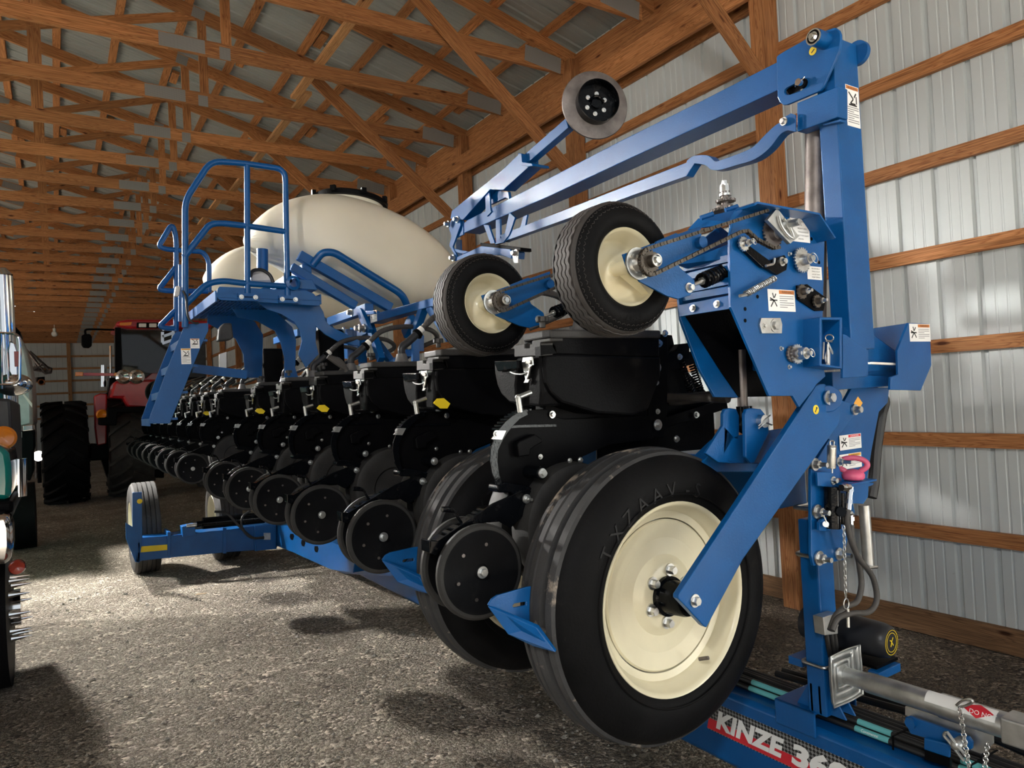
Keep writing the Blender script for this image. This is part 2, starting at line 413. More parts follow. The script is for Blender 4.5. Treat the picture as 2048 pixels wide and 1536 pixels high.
    def _make(s, name, mats, parent=None, smooth=32, bevel=0, loc=None, label=None, kind=None):
        me = bpy.data.meshes.new(name)
        org = Vector(loc) if loc is not None else Vector((0, 0, 0))
        me.from_pydata([Vector(q) - org for q in s.v], [], s.f)
        if isinstance(mats, str): mats = [mats]
        for q in mats: me.materials.append(MATS[q])
        if len(mats) > 1: me.polygons.foreach_set('material_index', s.mi)
        bm = bmesh.new(); bm.from_mesh(me); bmesh.ops.recalc_face_normals(bm, faces=bm.faces); bm.to_mesh(me); bm.free()
        if smooth:
            me.shade_smooth(); me.set_sharp_from_angle(angle=R(smooth))
        o = bpy.data.objects.new(name, me); SC.collection.objects.link(o); o.location = org
        if parent is not None:
            o.parent = parent
            # keep world coordinates: parts were measured in place
            o.matrix_parent_inverse = world_of(parent).inverted()
        if bevel:
            md = o.modifiers.new('edge', 'BEVEL'); md.width = bevel; md.segments = 2; md.limit_method = 'ANGLE'; md.angle_limit = R(40)
            md.harden_normals = False
        if label: o['label'] = label
        if kind: o['kind'] = kind
        return o
def world_of(o):
    m = Matrix.LocRotScale(o.location, o.rotation_euler, o.scale)
    if o.parent: m = world_of(o.parent) @ o.matrix_parent_inverse @ m
    return m
def thing(name, label, cat, loc=(0, 0, 0), group=None):
    o = bpy.data.objects.new(name, None); SC.collection.objects.link(o)
    o.empty_display_size = .2; o.location = loc; o['label'] = label; o['category'] = cat
    if group: o['group'] = group
    return o
def tag(o, label=None, cat=None, group=None, kind=None):
    for a, v in (('label', label), ('category', cat), ('group', group), ('kind', kind)):
        if v: o[a] = v
    return o
def smooth_path(pts, k=6):
    """Catmull-Rom through the points"""
    p = [Vector(q) for q in pts]; p = [p[0] * 2 - p[1]] + p + [p[-1] * 2 - p[-2]]; out = []
    for i in range(1, len(p) - 2):
        for j in range(k):
            t = j / k; a, b2, c, d = p[i - 1], p[i], p[i + 1], p[i + 2]
            out.append(.5 * ((2 * b2) + (c - a) * t + (2 * a - 5 * b2 + 4 * c - d) * t * t + (3 * b2 - a - 3 * c + d) * t ** 3))
    out.append(p[-2]); return out
def round_path(pts, r, k=5):
    """polyline with rounded bends of radius-ish r"""
    pts = [Vector(q) for q in pts]; out = [pts[0]]
    for i in range(1, len(pts) - 1):
        a = (pts[i - 1] - pts[i]); b2 = (pts[i + 1] - pts[i]); q = min(r, a.length * .45, b2.length * .45)
        s0 = pts[i] + a.normalized() * q; s1 = pts[i] + b2.normalized() * q
        for j in range(k + 1):
            t = j / k; out.append((s0 * (1 - t) ** 2) + pts[i] * (2 * t * (1 - t)) + s1 * t * t)
    out.append(pts[-1]); return out
def rel(x0, y0, s): return lambda pts: [(x0 + s * a, y0 + s * b2) for a, b2 in pts]
FONT = None
def text(name, body, mat, parent, origin, right, up, height, depth=.0004, shear=0, spacing=1.0, extrude_bold=0, fit=None, label=None):
    """lettering turned into a real mesh lying on the surface spanned by right / up"""
    cu = bpy.data.curves.new(name, 'FONT'); cu.body = body; cu.size = 1; cu.extrude = 0; cu.shear = shear; cu.space_character = spacing
    cu.offset = extrude_bold; cu.resolution_u = 3
    to = bpy.data.objects.new(name, cu); SC.collection.objects.link(to)
    dg = bpy.context.evaluated_depsgraph_get(); me = bpy.data.meshes.new_from_object(to.evaluated_get(dg))
    bpy.data.objects.remove(to)
    xs = [v.co.x for v in me.vertices]; ys = [v.co.y for v in me.vertices]
    x0, x1, y0, y1 = min(xs), max(xs), min(ys), max(ys)
    r = Vector(right).normalized(); u = Vector(up).normalized(); n = r.cross(u)
    sy = height / (y1 - y0); sx = (fit / (x1 - x0)) if fit else sy
    org = Vector(origin)
    for v in me.vertices:
        v.co = r * ((v.co.x - x0) * sx) + u * ((v.co.y - y0) * sy) + n * depth
    me.materials.clear(); me.materials.append(MATS[mat])
    for p_ in me.polygons: p_.material_index = 0
    o = bpy.data.objects.new(name, me); SC.collection.objects.link(o); o.location = org
    if parent is not None: o.parent = parent; o.matrix_parent_inverse = world_of(parent).inverted()
    if label: o['label'] = label
    return o
# ================================================================== the shed
XW = 4.90
GY0, GY1 = -5.0, 38.3
XL = -13.3
RX = -4.2
def roof_z(x): return 5.44 + .25 * (4.73 - x) if x >= RX else roof_z(2 * RX - x)
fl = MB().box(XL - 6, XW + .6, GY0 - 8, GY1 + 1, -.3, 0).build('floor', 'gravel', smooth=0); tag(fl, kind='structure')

def rib_profile(a, b, pitch=.2335, off=0.0):
    """inside of ribbed sheet: flat pans, outward ribs and small stiffeners; returns (position, depth)"""
    pr = []; p = a
    k = math.floor((a - off) / pitch); p = off + k * pitch
    while p < b:
        for d, h in ((0, 0), (.010, .020), (.034, .020), (.044, 0), (.10, 0), (.104, .003), (.112, .003), (.116, 0), (.165, 0), (.169, .003), (.177, .003), (.181, 0)):
            if a <= p + d <= b: pr.append((p + d, h))
        p += pitch
    return [(a, 0)] + pr + [(b, 0)]
def ribbed_wall(name, a, b, z0, z1, mk, mat='wall_metal', off=0):
    pr = rib_profile(a, b, off=off); vs = []; fs = []; n = len(pr)
    for s_, h in pr: vs += [mk(s_, h, z0), mk(s_, h, z1)]
    for i in range(n - 1): fs.append((2 * i, 2 * i + 2, 2 * i + 3, 2 * i + 1))
    m_ = MB().add(vs, fs)
    o = m_.build(name, mat, smooth=0); tag(o, kind='structure'); return o
ribbed_wall('wall_right', GY0, GY1, 0, 5.55, lambda s_, h, z: (XW + h, s_, z), off=.43 * 4.9)
ribbed_wall('wall_back', XL, XW, 0, 8.0, lambda s_, h, z: (s_, GY1 + .09 + h, z), off=.1)
# left wall with the big sliding doors standing open
for k_, (a, b) in enumerate(((GY0, 4.0), (21.0, GY1))):
    o = ribbed_wall('wall_left', a, b, 0, 5.5, lambda s_, h, z: (XL - h, s_, z))
o = ribbed_wall('wall_left', 4.0, 21.0, 4.6, 5.5, lambda s_, h, z: (XL - h, s_, z))
# roof: two slopes of the same sheet on purlins
for sgn in (0, 1):
    pr = rib_profile(GY0, GY1); vs = []; fs = []
    xa, xb = (XW + .5, RX) if sgn == 0 else (RX, XL - .5)
    for s_, h in pr: vs += [(xa, s_, roof_z(xa) + .045 + h), (xb, s_, roof_z(xb) + .045 + h)]
    for i in range(len(pr) - 1): fs.append((2 * i, 2 * i + 2, 2 * i + 3, 2 * i + 1))
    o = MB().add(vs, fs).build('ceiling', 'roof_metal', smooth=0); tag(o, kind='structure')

def board(name, p0, p1, w_, h_, up=(0, 0, 1), mat='wood', parent=None, bevel=.002):
    """sawn board with its own local x along its length, so the grain follows it"""
    p0 = Vector(p0); p1 = Vector(p1); d = p1 - p0; Ln = d.length; a = d.normalized()
    u = Vector(up); u = (u - a * u.dot(a)).normalized(); y = u.cross(a)
    m_ = MB().box(0, Ln, -w_ / 2, w_ / 2, -h_ / 2, h_ / 2)
    o = m_.build(name, mat, smooth=0)
    mm = Matrix((a, y, u)).transposed().to_4x4(); mm.translation = p0
    if parent is not None:
        o.parent = parent; mm = world_of(parent).inverted() @ mm
    o.location = mm.translation; o.rotation_euler = mm.to_euler()
    return o

ORD = ['nearest', 'second', 'third', 'fourth', 'fifth', 'sixth', 'seventh', 'eighth', 'ninth', 'tenth', 'eleventh', 'twelfth', 'thirteenth', 'fourteenth', 'fifteenth', 'sixteenth', 'seventeenth', 'eighteenth', 'nineteenth', 'twentieth', 'twenty-first', 'twenty-second', 'twenty-third', 'twenty-fourth', 'twenty-fifth', 'twenty-sixth', 'twenty-seventh', 'twenty-eighth', 'twenty-ninth', 'thirtieth', 'thirty-first', 'thirty-second']
# wall posts (each of laminated planks)
POSTY = [1.09 + 2.42 * k for k in range(-1, 15)]
vis = 0
for k, y in enumerate(POSTY):
    lab = None
    t = thing('wall_post', 'x', 'post', (4.79, y, 0), 'laminated timber posts along the right wall')
    for j in range(3):
        board('plank', (4.79, y - .048 + .048 * j, 0), (4.79, y - .048 + .048 * j, 5.30), .047, .15, (1, 0, 0), 'wood' if y < 20 else 'wood', t)
    t['label'] = 'laminated timber wall post at the near end of the right wall' if y < 0 else \
        {1: 'timber wall post nearest the front of the shed', 2: 'tall laminated timber post behind the blue mast', 3: 'timber wall post behind the round marker disc', 4: 'timber wall post behind the folded marker arm hinge', 5: 'timber wall post just right of the tank lid'}.get(k, 'timber post on the right wall, %s one past the tank lid' % ORD[max(0, k - 6)])
# header planks on the inside of the posts, one length per bay pair
for k in range(8):
    y0 = -3.75 + 4.84 * k + (0 if k == 0 else 0); y1 = y0 + 4.84
    o = board('header_beam', (4.695, y0, 4.885), (4.695, y1, 4.885), .038, .235)
    tag(o, 'wide orange header plank under the truss ends, %s length from the near end' % ORD[k], 'beam', 'header planks along the right wall')
    o = board('header_beam', (4.885, y0, 4.885), (4.885, y1, 4.885), .03, .235)
    tag(o, 'outer header plank against the wall sheets, %s length from the near end' % ORD[k], 'beam', 'header planks along the right wall')
    o = board('eave_board', (4.86, y0, 5.25), (4.86, y1, 5.25), .04, .27)
    tag(o, 'upper eave plank where roof meets wall, %s length from the near end' % ORD[k], 'board', 'eave planks along the right wall')
# girts
for zi, z in enumerate((.700, 1.315, 1.928, 2.541, 3.145, 3.755, 4.36)):
    for k in range(8):
        y0 = -3.75 + 4.84 * k + (2.42 if zi % 2 else 0)
        if zi % 2 and k == 7: continue
        o = board('wall_girt', (4.878, y0, z), (4.878, y0 + 4.835, z), .04, .09, mat='wood')
        tag(o, 'orange girt on right wall, %s row up, %s length from the near end' % (['lowest', 'second', 'third', 'fourth', 'fifth', 'sixth', 'top'][zi], ORD[k]), 'board', 'girts on the right wall')
for k in range(8):
    y0 = -3.75 + 4.84 * k
    o = board('baseboard_right', (4.875, y0, .085), (4.875, y0 + 4.83, .085), .04, .155, mat='wood_treated'); tag(o, kind='structure')

# trusses every 1.2 m
def plate(t, x, z, Y, w_, h_, ang=0):
    m_ = MB(); c = math.cos(ang); s_ = math.sin(ang)
    pts = [(x + c * a - s_ * b2, Y, z + s_ * a + c * b2) for a, b2 in ((-w_ / 2, -h_ / 2), (w_ / 2, -h_ / 2), (w_ / 2, h_ / 2), (-w_ / 2, h_ / 2))]
    m_.extr(pts, (0, -.0015, 0)); return m_.build('connector_plate', 'plate_metal', t, smooth=0)
TH = .038
def make_truss(Y, detail=True):
    t = thing('roof_truss', 'x', 'roof truss', (0, Y, 5.15), 'timber roof trusses')
    zc = 5.222
    board('bottom_chord', (XL + .3, Y, zc), (1.0, Y, zc), TH, .145, parent=t)
    board('bottom_chord', (1.0, Y, zc), (4.68, Y, zc), TH, .145, parent=t)
    z1 = roof_z(4.9) - .075; z2 = roof_z(RX) - .075
    board('top_chord', (4.86, Y, z1 + .011), (RX, Y, z2), TH, .145, (.25, 0, 1), parent=t)
    board('top_chord', (RX, Y, z2), (XL - .05, Y, z1 - .012), TH, .145, (-.25, 0, 1), parent=t)
    def web(xa, za, xb, zb, h_=.089): board('web', (xa, Y, za), (xb, Y, zb), TH - .004, h_, (1, 0, .001) if abs(xa - xb) < .01 else (0, 0, 1), parent=t)
    web(1.52, 5.19, 1.52, roof_z(1.52) - .08)
    web(-.05, 5.17, -.05, roof_z(-.05) - .08, .115)
    web(1.44, roof_z(1.5) - .10, -1.45, 5.27)
    web(-1.45, 5.19, -2.8, roof_z(-2.8) - .1)
    web(-2.8, roof_z(-2.8) - .1, RX, 5.27)
    web(RX, 5.2, RX, z2 - .05)
    web(RX, 5.27, -5.6, roof_z(-5.6) - .1); web(-5.6, roof_z(-5.6) - .1, -6.95, 5.25); web(-6.95, 5.25, -9.8, roof_z(-9.8) - .1); web(-9.9, 5.19, -9.9, roof_z(-9.9) - .08)
    plate(t, 1.12, zc, Y - TH / 2, .40, .13); plate(t, 4.42, zc + .03, Y - TH / 2, .46, .17, -.12)
    plate(t, 1.5, 5.20, Y - TH / 2, .10, .12); plate(t, 1.49, roof_z(1.49) - .07, Y - TH / 2, .13, .12, -.25)
    plate(t, -1.4, zc, Y - TH / 2, .3, .12); plate(t, -.6, roof_z(-.6) - .08, Y - TH / 2, .34, .13, -.25)
    plate(t, -2.75, roof_z(-2.75) - .08, Y - TH / 2, .3, .13, -.25)
    return t
def dup(root):
    r = root.copy(); SC.collection.objects.link(r)
    for ch in list(root.children):
        c = ch.copy(); SC.collection.objects.link(c); c.parent = r; c.matrix_parent_inverse = ch.matrix_parent_inverse.copy()
        for g in list(ch.children):
            d = g.copy(); SC.collection.objects.link(d); d.parent = c
    return r
base = None
for k in range(-4, 27):
    Y = 5.95 + 1.21 * k
    if base is None: t = base = make_truss(Y)
    else:
        t = dup(base); t.location = (0, Y, 5.15)
    t['label'] = 'timber roof truss with steel connector plates, %s from the near end of the shed' % ORD[k + 4]
# knee braces from posts up to the trusses
for k, Y in enumerate(POSTY[1:9]):
    o = board('knee_brace', (4.70, Y - .06, 4.03), (2.55, Y - .06, 5.84), .038, .14, (0.5, 0, .6))
    tag(o, 'slanting timber knee brace from a wall post to the truss, %s along the right wall' % ORD[k], 'brace', 'knee braces on the right wall')
# purlins on top of the trusses, one run each
for k in range(15):
    x = 4.45 - .61 * k
    o = board('roof_purlin', (x, GY0, roof_z(x) + .018), (x, GY1, roof_z(x) + .018), .089, .04, (.25, 0, 1), mat='wood')
    tag(o, 'long flat purlin under the roof sheets, %s run up from the right eave' % ORD[k], 'purlin', 'roof purlins')
    for j in range(6):
        yy = 3.1 + 4.8 * j + (k % 3) * 1.2
        if k < 9:
            c = board('purlin_block', (x + .10, yy - .16, roof_z(x + .1) + .016), (x + .10, yy + .16, roof_z(x + .1) + .016), .089, .038, (.25, 0, 1)); c.parent = o; c.matrix_parent_inverse = world_of(o).inverted()
# runner on top of the bottom chords
for k, (xx, ya, yb) in enumerate(((2.44, 3.2, 8.1), (2.54, 7.9, 12.8), (2.44, 12.6, 17.5), (2.54, 17.3, 22.2), (2.44, 22.0, 27.0))):
    o = board('truss_runner', (xx, ya, 5.315), (xx, yb, 5.315), .09, .038, mat='wood_light')
    tag(o, 'pale runner board lying across the truss bottoms, %s length from the near end' % ORD[k], 'board', 'runner boards on the trusses')
# far gable wall: posts, girts and plate
for k, x in enumerate((-9.3, -6.6, -2.1, .60, 3.2)):
    o = board('gable_post', (x, GY1 - .10, 0), (x, GY1 - .10, 5.25), .15, .15, (0, 1, 0), mat='wood_light')
    tag(o, 'timber post on the far end wall, ' + ['far left one', 'second from the left', 'left of the sprayer boom', 'the one above the dark tyre', 'right one behind the red tractor'][k], 'post', 'posts on the far end wall')
for k in range(6):
    z = 4.62 - .56 * k - (.0 if k else 0)
    for j, (xa, xb) in enumerate(((-13, .52), (.68, 4.85))):
        o = board('gable_girt', (xa, GY1 + .02, z), (xb, GY1 + .02, z), .04, .09, mat='wood_light')
        tag(o, 'girt on the far end wall %s of the post, %s row down' % (('left', 'right')[j], ORD[k].replace('nearest', 'top')), 'board', 'girts on the far end wall')
# ================================================================== the folded planter
planter = thing('planter', 'blue and black folded row crop planter with cream wheels and white seed tanks', 'planter', (2.35, 5.0, 0))
g1 = rel(1280, 0, .375); g2 = rel(1280, 400, .375); g3 = rel(1280, 800, .375); g4 = rel(1280, 1100, .375)
g5 = rel(640, 400, .375); g6 = rel(700, 700, .375); g7 = rel(1180, 380, .2734); gm = rel(1540, 40, .15625)
gc = rel(880, 380, .1172); gq = rel(1560, 840, .20833); gj = rel(1600, 1240, .21875); gs = rel(280, 560, .19533)
gw = rel(1080, 380, .20833); gh = rel(600, 600, .14648); gt = rel(200, 600, .375)
def V(*a): return Vector(a)
def pt(g, x, y, **k): q = g([(x, y)])[0]; return P(q[0], q[1], **k)

def decal(parent, name, o, right, up, w_, h_, head='WARNING', headmat='orange_label', side=True, vertical=False, lines=6, headtext='print_black'):
    """safety sign: white plate, coloured header word, pictogram and lines of small print"""
    o = Vector(o); r = Vector(right).normalized(); u = Vector(up).normalized(); n = r.cross(u)
    m_ = MB(); mats = ['paper_white', headmat, 'print_black', 'print_grey']
    def rc(a, b2, c, d, mi, off): m_.m = mi; m_.extr([o + r * a + u * b2 + n * off, o + r * c + u * b2 + n * off, o + r * c + u * d + n * off, o + r * a + u * d + n * off], n * .0004)
    rc(0, 0, w_, h_, 0, 0)
    if vertical:
        rc(.04 * w_, h_ * .90, w_ * .96, h_ * .985, 1, .0005)
        cx_, cy_ = w_ * .5, h_ * .70
        m_.m = 2
        for a, b2, c, d in ((-.28, .12, .05, -.02), (.05, -.02, -.18, -.13), (-.18, -.13, .2, -.13), (.12, .02, .28, .12), (.28, .05, .28, -.12), (-.30, -.16, .30, -.16)):
            m_.bar(o + r * (cx_ + a * w_) + u * (cy_ + b2 * w_ * 2) + n * .0007, o + r * (cx_ + c * w_) + u * (cy_ + d * w_ * 2) + n * .0007, w_ * .07, .0005, n)
        for i in range(lines): y = h_ * (.46 - .42 * i / lines); rc(w_ * .08, y, w_ * (.92 if i % 3 != 2 else .55), y + h_ * .018, 3, .0005)
        text('print', head, headtext, None, o + r * w_ * .14 + u * h_ * .912 + n * .0009, r, u, h_ * .05, .0003, fit=w_ * .72)
        tx = bpy.context.scene.objects[-1] if False else None
    else:
        xs = w_ * .38 if side else 0
        rc(xs + w_ * .03, h_ * .80, w_ * .97, h_ * .97, 1, .0005)
        m_.m = 2
        cx_, cy_ = w_ * .19, h_ * .5
        for a, b2, c, d in ((-.12, .10, .02, .0), (.02, 0, -.10, -.30), (.02, 0, .12, -.28), (-.13, .0, .14, .0), (-.02, .33, .02, .10), (.10, .3, .04, .12)):
            m_.bar(o + r * (cx_ + a * w_) + u * (cy_ + b2 * h_) + n * .0007, o + r * (cx_ + c * w_) + u * (cy_ + d * h_) + n * .0007, w_ * .03, .0005, n)
        for i in range(lines): y = h_ * (.68 - .60 * i / lines); rc(xs + w_ * .04, y, w_ * (.94 if i % 3 != 2 else .7), y + h_ * .03, 3, .0005)
    ob = m_.build(name, mats, parent, smooth=0)
    if vertical: t_ = [x for x in bpy.data.objects if x.name.startswith('print') and x.parent is None]
    else:
        text('print', head, headtext, None, o + r * (xs + (w_ - xs) * .2) + u * h_ * .83 + n * .0009, r, u, h_ * .11, .0003, fit=(w_ - xs) * .62)
        t_ = [x for x in bpy.data.objects if x.name.startswith('print') and x.parent is None]
    for x in t_: x.parent = ob; x.matrix_parent_inverse = world_of(ob).inverted(); x.name = 'lettering'
    return ob

# ---------------------------------------------------------------- big transport wheels
def big_wheel(Y0, cx, cz, s=1.0):
    c = V(cx, Y0, cz)
    m_ = MB(); ax = (0, 1, 0)
    m_.m = 0
    side = [(0.0, .288), (-.012, .300), (-.024, .330), (-.024, .365), (-.012, .400), (.004, .424), (.018, .436), (.024, .440)]
    tread = [(.024, .440), (.030, .450), (.052, .455), (.056, .436), (.070, .436), (.074, .459), (.102, .463), (.105, .458), (.110, .458), (.113, .463), (.141, .459), (.145, .436), (.159, .436), (.163, .455), (.186, .450), (.191, .440)]
    back = [(.191, .440), (.197, .436), (.211, .424), (.227, .400), (.239, .365), (.239, .330), (.227, .300), (.215, .288)]
    m_.lathe([(a, r * s) for a, r in side], c, ax, 96); m_.f = [f for f in m_.f if len(f) == 4]; m_.mi = [0] * len(m_.f)
    m_.m = 1; k = len(m_.f); m_.lathe([(a, r * s) for a, r in tread], c, ax, 96)
    keep = [(f, q) for f, q in zip(m_.f, m_.mi) if len(f) == 4]; m_.f = [q[0] for q in keep]; m_.mi = [q[1] for q in keep]
    m_.m = 0; m_.lathe([(a, r * s) for a, r in back], c, ax, 96)
    keep = [(f, q) for f, q in zip(m_.f, m_.mi) if len(f) == 4]; m_.f = [q[0] for q in keep]; m_.mi = [q[1] for q in keep]
    # raised moulding ring and size figures on the sidewall
    m_.lathe([(-.0265, .318), (-.0285, .321), (-.0265, .324)], c, ax, 96); m_.f = [f for f in m_.f if len(f) == 4]; m_.mi = m_.mi[:len(m_.f)]
    tyre = m_.build('transport_wheel', ['rubber', 'rubber_dusty'], planter, smooth=35, loc=c)
    for body, a0, st in (('TXZAAV', 2.62, -.19), ('-', 1.44, 0), ('S', 1.32, 0)):
        q = MB()
        for i, ch in enumerate(body):
            an = a0 + st * i
            ctr = c + V(math.cos(an) * .316, -.0245, math.sin(an) * .316)
            rr = V(math.sin(an), 0, -math.cos(an)); uu = V(math.cos(an), 0, math.sin(an))
            cu = bpy.data.curves.new('x', 'FONT'); cu.body = ch; cu.size = .062; cu.extrude = .0028; cu.resolution_u = 2
            to = bpy.data.objects.new('x', cu); SC.collection.objects.link(to)
            me = bpy.data.meshes.new_from_object(to.evaluated_get(bpy.context.evaluated_depsgraph_get())); bpy.data.objects.remove(to)
            q.add([ctr + rr * v.co.x + uu * v.co.y + V(0, -v.co.z, 0) for v in me.vertices], [tuple(p_.vertices) for p_ in me.polygons])
        q.build('sidewall_lettering', 'rubber_letter', tyre, smooth=0)
    rim = MB().lathe([(-.004, .300), (-.012, .296), (-.010, .288), (0, .282), (.022, .278), (.030, .268), (.046, .262), (.050, .240), (.120, .236), (.18, .24), (.205, .285), (.220, .296), (.215, .28)], c, ax, 80)
    rim.f = [f for f in rim.f if len(f) == 4]; rim.mi = rim.mi[:len(rim.f)]
    rim.build('rim', 'cream', tyre, smooth=50)
    dk = MB().lathe([(.052, .236), (.046, .230), (.050, .20), (.056, .135), (.050, .122), (.034, .105), (.030, .096), (.034, .05), (.034, .001)], c, ax, 72)
    dk.lathe([(.06, .236), (.07, .001)], c, ax, 40)
    dk.build('wheel_disc', 'cream', tyre, smooth=30)
    hb = MB().lathe([(.034, .062), (.020, .062), (.016, .054), (-.05, .047), (-.06, .043), (-.062, .001)], c, ax, 40)
    hb.cyl(c + V(0, -.06, 0), c + V(0, -.13, 0), .034, n=24)
    hb.build('hub', 'gloss_black', tyre, smooth=35)
    for i in range(6):
        an = 2 * PI * (i + .35) / 6
        b2 = MB().bolt(c + V(math.cos(an) * .081, .032, math.sin(an) * .081), (0, -1, 0), .0135, .018); b2.build('lug_nut', 'zinc', tyre, smooth=30)
    vs = MB().cyl(c + V(.09, -.0, -.21), c + V(.10, -.03, -.20), .006, n=8); vs.build('valve_stem', 'steel_dark', tyre)
    return tyre
big_wheel(1.60, 1.588, 1.10)
big_wheel(1.60 + .762, 1.588, 1.10)

# arm plate from the toolbar down to the hub
A = MB().py(g2([(940, 990), (960, 982), (985, 980), (1010, 1000), (1030, 1040), (1070, 1140)]) + g3([(1062, 128), (550, 850), (355, 1215), (340, 1205), (205, 1060), (205, 1040)]), 1.43, .022)
A.cyl(pt(g2, 1000, 1060, Y=1.425), pt(g2, 1000, 1060, Y=1.475), .045, n=28)
arm = A.build('wheel_arm', 'blue', planter, smooth=0, bevel=.003)
for gg, x, y, r in ((g2, 1003, 1055, .017), (g3, 290, 1070, .013)):
    MB().bolt(pt(gg, x, y, Y=1.424 if gg is g2 else 1.43), (0, -1, 0), r, r * .9).build('bolt', 'zinc', arm, smooth=30)
c = pt(g2, 938, 1118, Y=1.4295)
MB().cyl(c, c + V(0, -.0006, 0), .0155, n=28).build('grease_label', 'yellow', arm, smooth=0)
MB().bar(c + V(-.006, -.0008, -.008), c + V(.006, -.0008, .006), .004, .0005, (0, 1, 0)).cyl(c + V(.004, -.0006, .005), c + V(.004, -.0012, .005), .004, n=10).build('grease_symbol', 'print_black', arm, smooth=0)
# back plate of the arm and cross tube to the two blue lugs
S = MB()
S.py([(1402, 926), (1448, 880), (1600, 862), (1560, 944), (1420, 944)], 1.62, .06)
S.py(g2([(350, 1350), (445, 1200), (500, 1260), (1000, 1180), (900, 1420), (420, 1400)]), 1.56, .012)
S.build('axle_frame', 'blue', planter, smooth=0, bevel=.003)
for x0 in (0, 115):
    l = MB().py(g2([(445 + x0, 1140), (455 + x0, 1115), (480 + x0, 1110), (515 + x0 + (0 if x0 == 0 else 15), 1115), (530 + x0 + (0 if x0 == 0 else 30), 1150), (530 + x0 if x0 == 0 else 690, 1240), (520 + x0 if x0 == 0 else 610, 1405), (480 + x0, 1405), (445 + x0 + (0 if x0 == 0 else 5), 1370)]), 1.56 - x0 * .0004, .014)
    l.build('lug_plate', 'blue', planter, smooth=0, bevel=.003)
cy = MB().cyl(pt(g2, 535, 800, Y=1.60), pt(g2, 548, 1110, Y=1.60), .017, n=20); cy.build('cylinder_rod', 'steel_dark', planter)
cy = MB().cyl(pt(g2, 555, 1100, Y=1.59), pt(g2, 560, 1180, Y=1.59), .026, n=20); cy.ball(pt(g2, 560, 1195, Y=1.59), .034)
cy.build('rod_end', 'gloss_black', planter)
c = pt(g2, 640, 1180, Y=1.515); MB().cyl(c, c + V(0, -.02, 0), .021, n=24).tube([c + V(-.03, -.015, -.014), c + V(.0, -.022, .006), c + V(.03, -.018, .018)], .0028, 8).tube([c + V(-.03, -.015, -.022), c + V(.0, -.022, -.004), c + V(.034, -.018, -.014)], .0028, 8).build('clevis_pin', 'zinc', planter)

# ---------------------------------------------------------------- transmission housing at the bar end
Yg = 1.40
T = MB().py(g2([(480, 190), (500, 105), (535, 70), (575, 32), (700, 55), (905, 90), (985, 215), (975, 600), (980, 900), (990, 940), (940, 985), (925, 1010), (850, 1105), (815, 1045), (690, 1045), (495, 590), (485, 570)]), Yg, .010)
T.build('transmission_plate', 'blue', planter, smooth=0, bevel=.0015)
T = MB().py([(1463, 470), (1461, 440), (1496, 413), (1618, 433), (1648, 482), (1645, 618), (1600, 740), (1540, 790), (1478, 795), (1430, 794), (1400, 740), (1362, 640), (1358, 600), (1380, 500), (1440, 452)], 1.60, .010)
T.build('rear_plate', 'blue', planter, smooth=0, bevel=.0015)
# top flange of the front plate
a_ = [pt(g2, x, y, Y=Yg - .03) for x, y in ((560, 40), (575, 30), (905, 88), (990, 215))]
T = MB()
for i in range(3): T.bar(a_[i], a_[i + 1], .006, .07, (0, 1, 0))
T.build('top_flange', 'blue', planter, smooth=0)
T = MB().box(pt(g2, 485, 0, Y=1.6).x - .22, pt(g2, 485, 0, Y=1.6).x, 1.412, 1.60, pt(g2, 0, 560, Y=1.6).z - .11, pt(g2, 0, 560, Y=1.6).z - .10)
# front band (faces the row units) with two bolts
T = MB().px([(0, 0)] * 3, 1, 1) if False else MB()
p0 = pt(g2, 493, 505, Y=Yg); p1 = pt(g2, 493, 578, Y=Yg); q0 = pt(g2, 208, 560, Y=1.60); q1 = pt(g2, 210, 622, Y=1.60)
T.extr([p0, p1, q1, q0], (.008, 0.004, 0)); T.build('front_band', 'blue', planter, smooth=0, bevel=.001)
for t_ in (.27, .72):
    c = (p0.lerp(q0, t_) + p1.lerp(q1, t_)) / 2; nrm = (p1 - p0).cross(q0 - p0).normalized()
    if nrm.y > 0: nrm = -nrm
    MB().bolt(c + nrm * .001, nrm, .008, .007).build('bolt', 'zinc', planter, smooth=30)
# louvred side of the housing: inclined bars between the plates
T = MB()
for i, (xa, ya, xb, yb) in enumerate(((700, 575, 1030, 500), (705, 640, 1035, 560), (700, 735, 1035, 665), (690, 790, 1035, 730))):
    T.bar(pt(g7, xa, ya, Y=1.60), pt(g7, xb, yb, Y=1.42), .022, .022)
T.extr([pt(g7, 640, 545, Y=1.58), pt(g7, 1025, 390, Y=1.42), pt(g7, 1028, 500, Y=1.42), pt(g7, 740, 585, Y=1.58)], (.01, .01, 0))
T.extr([pt(g7, 715, 290, Y=1.60), pt(g7, 790, 210, Y=1.58), pt(g7, 1120, 130, Y=1.46), pt(g7, 1150, 112, Y=1.43), pt(g7, 1060, 240, Y=1.42)], (.01, .01, 0))
T.extr([pt(g7, 1060, 220, Y=1.41), pt(g7, 1160, 115, Y=1.41), pt(g7, 1620, 190, Y=1.41), pt(g7, 1620, 190, Y=1.60), pt(g7, 1160, 115, Y=1.60), pt(g7, 900, 205, Y=1.60)], (0, 0, -.004))
T.build('housing_cover', 'blue', planter, smooth=0, bevel=.001)
T = MB()
for x, y in ((850, 190), (1030, 135)):
    T.cyl(pt(g7, x - 40, y + 15, Y=1.52), pt(g7, x + 50, y - 15, Y=1.50), .008, n=12)
T.build('hinge_pin', 'blue', planter)
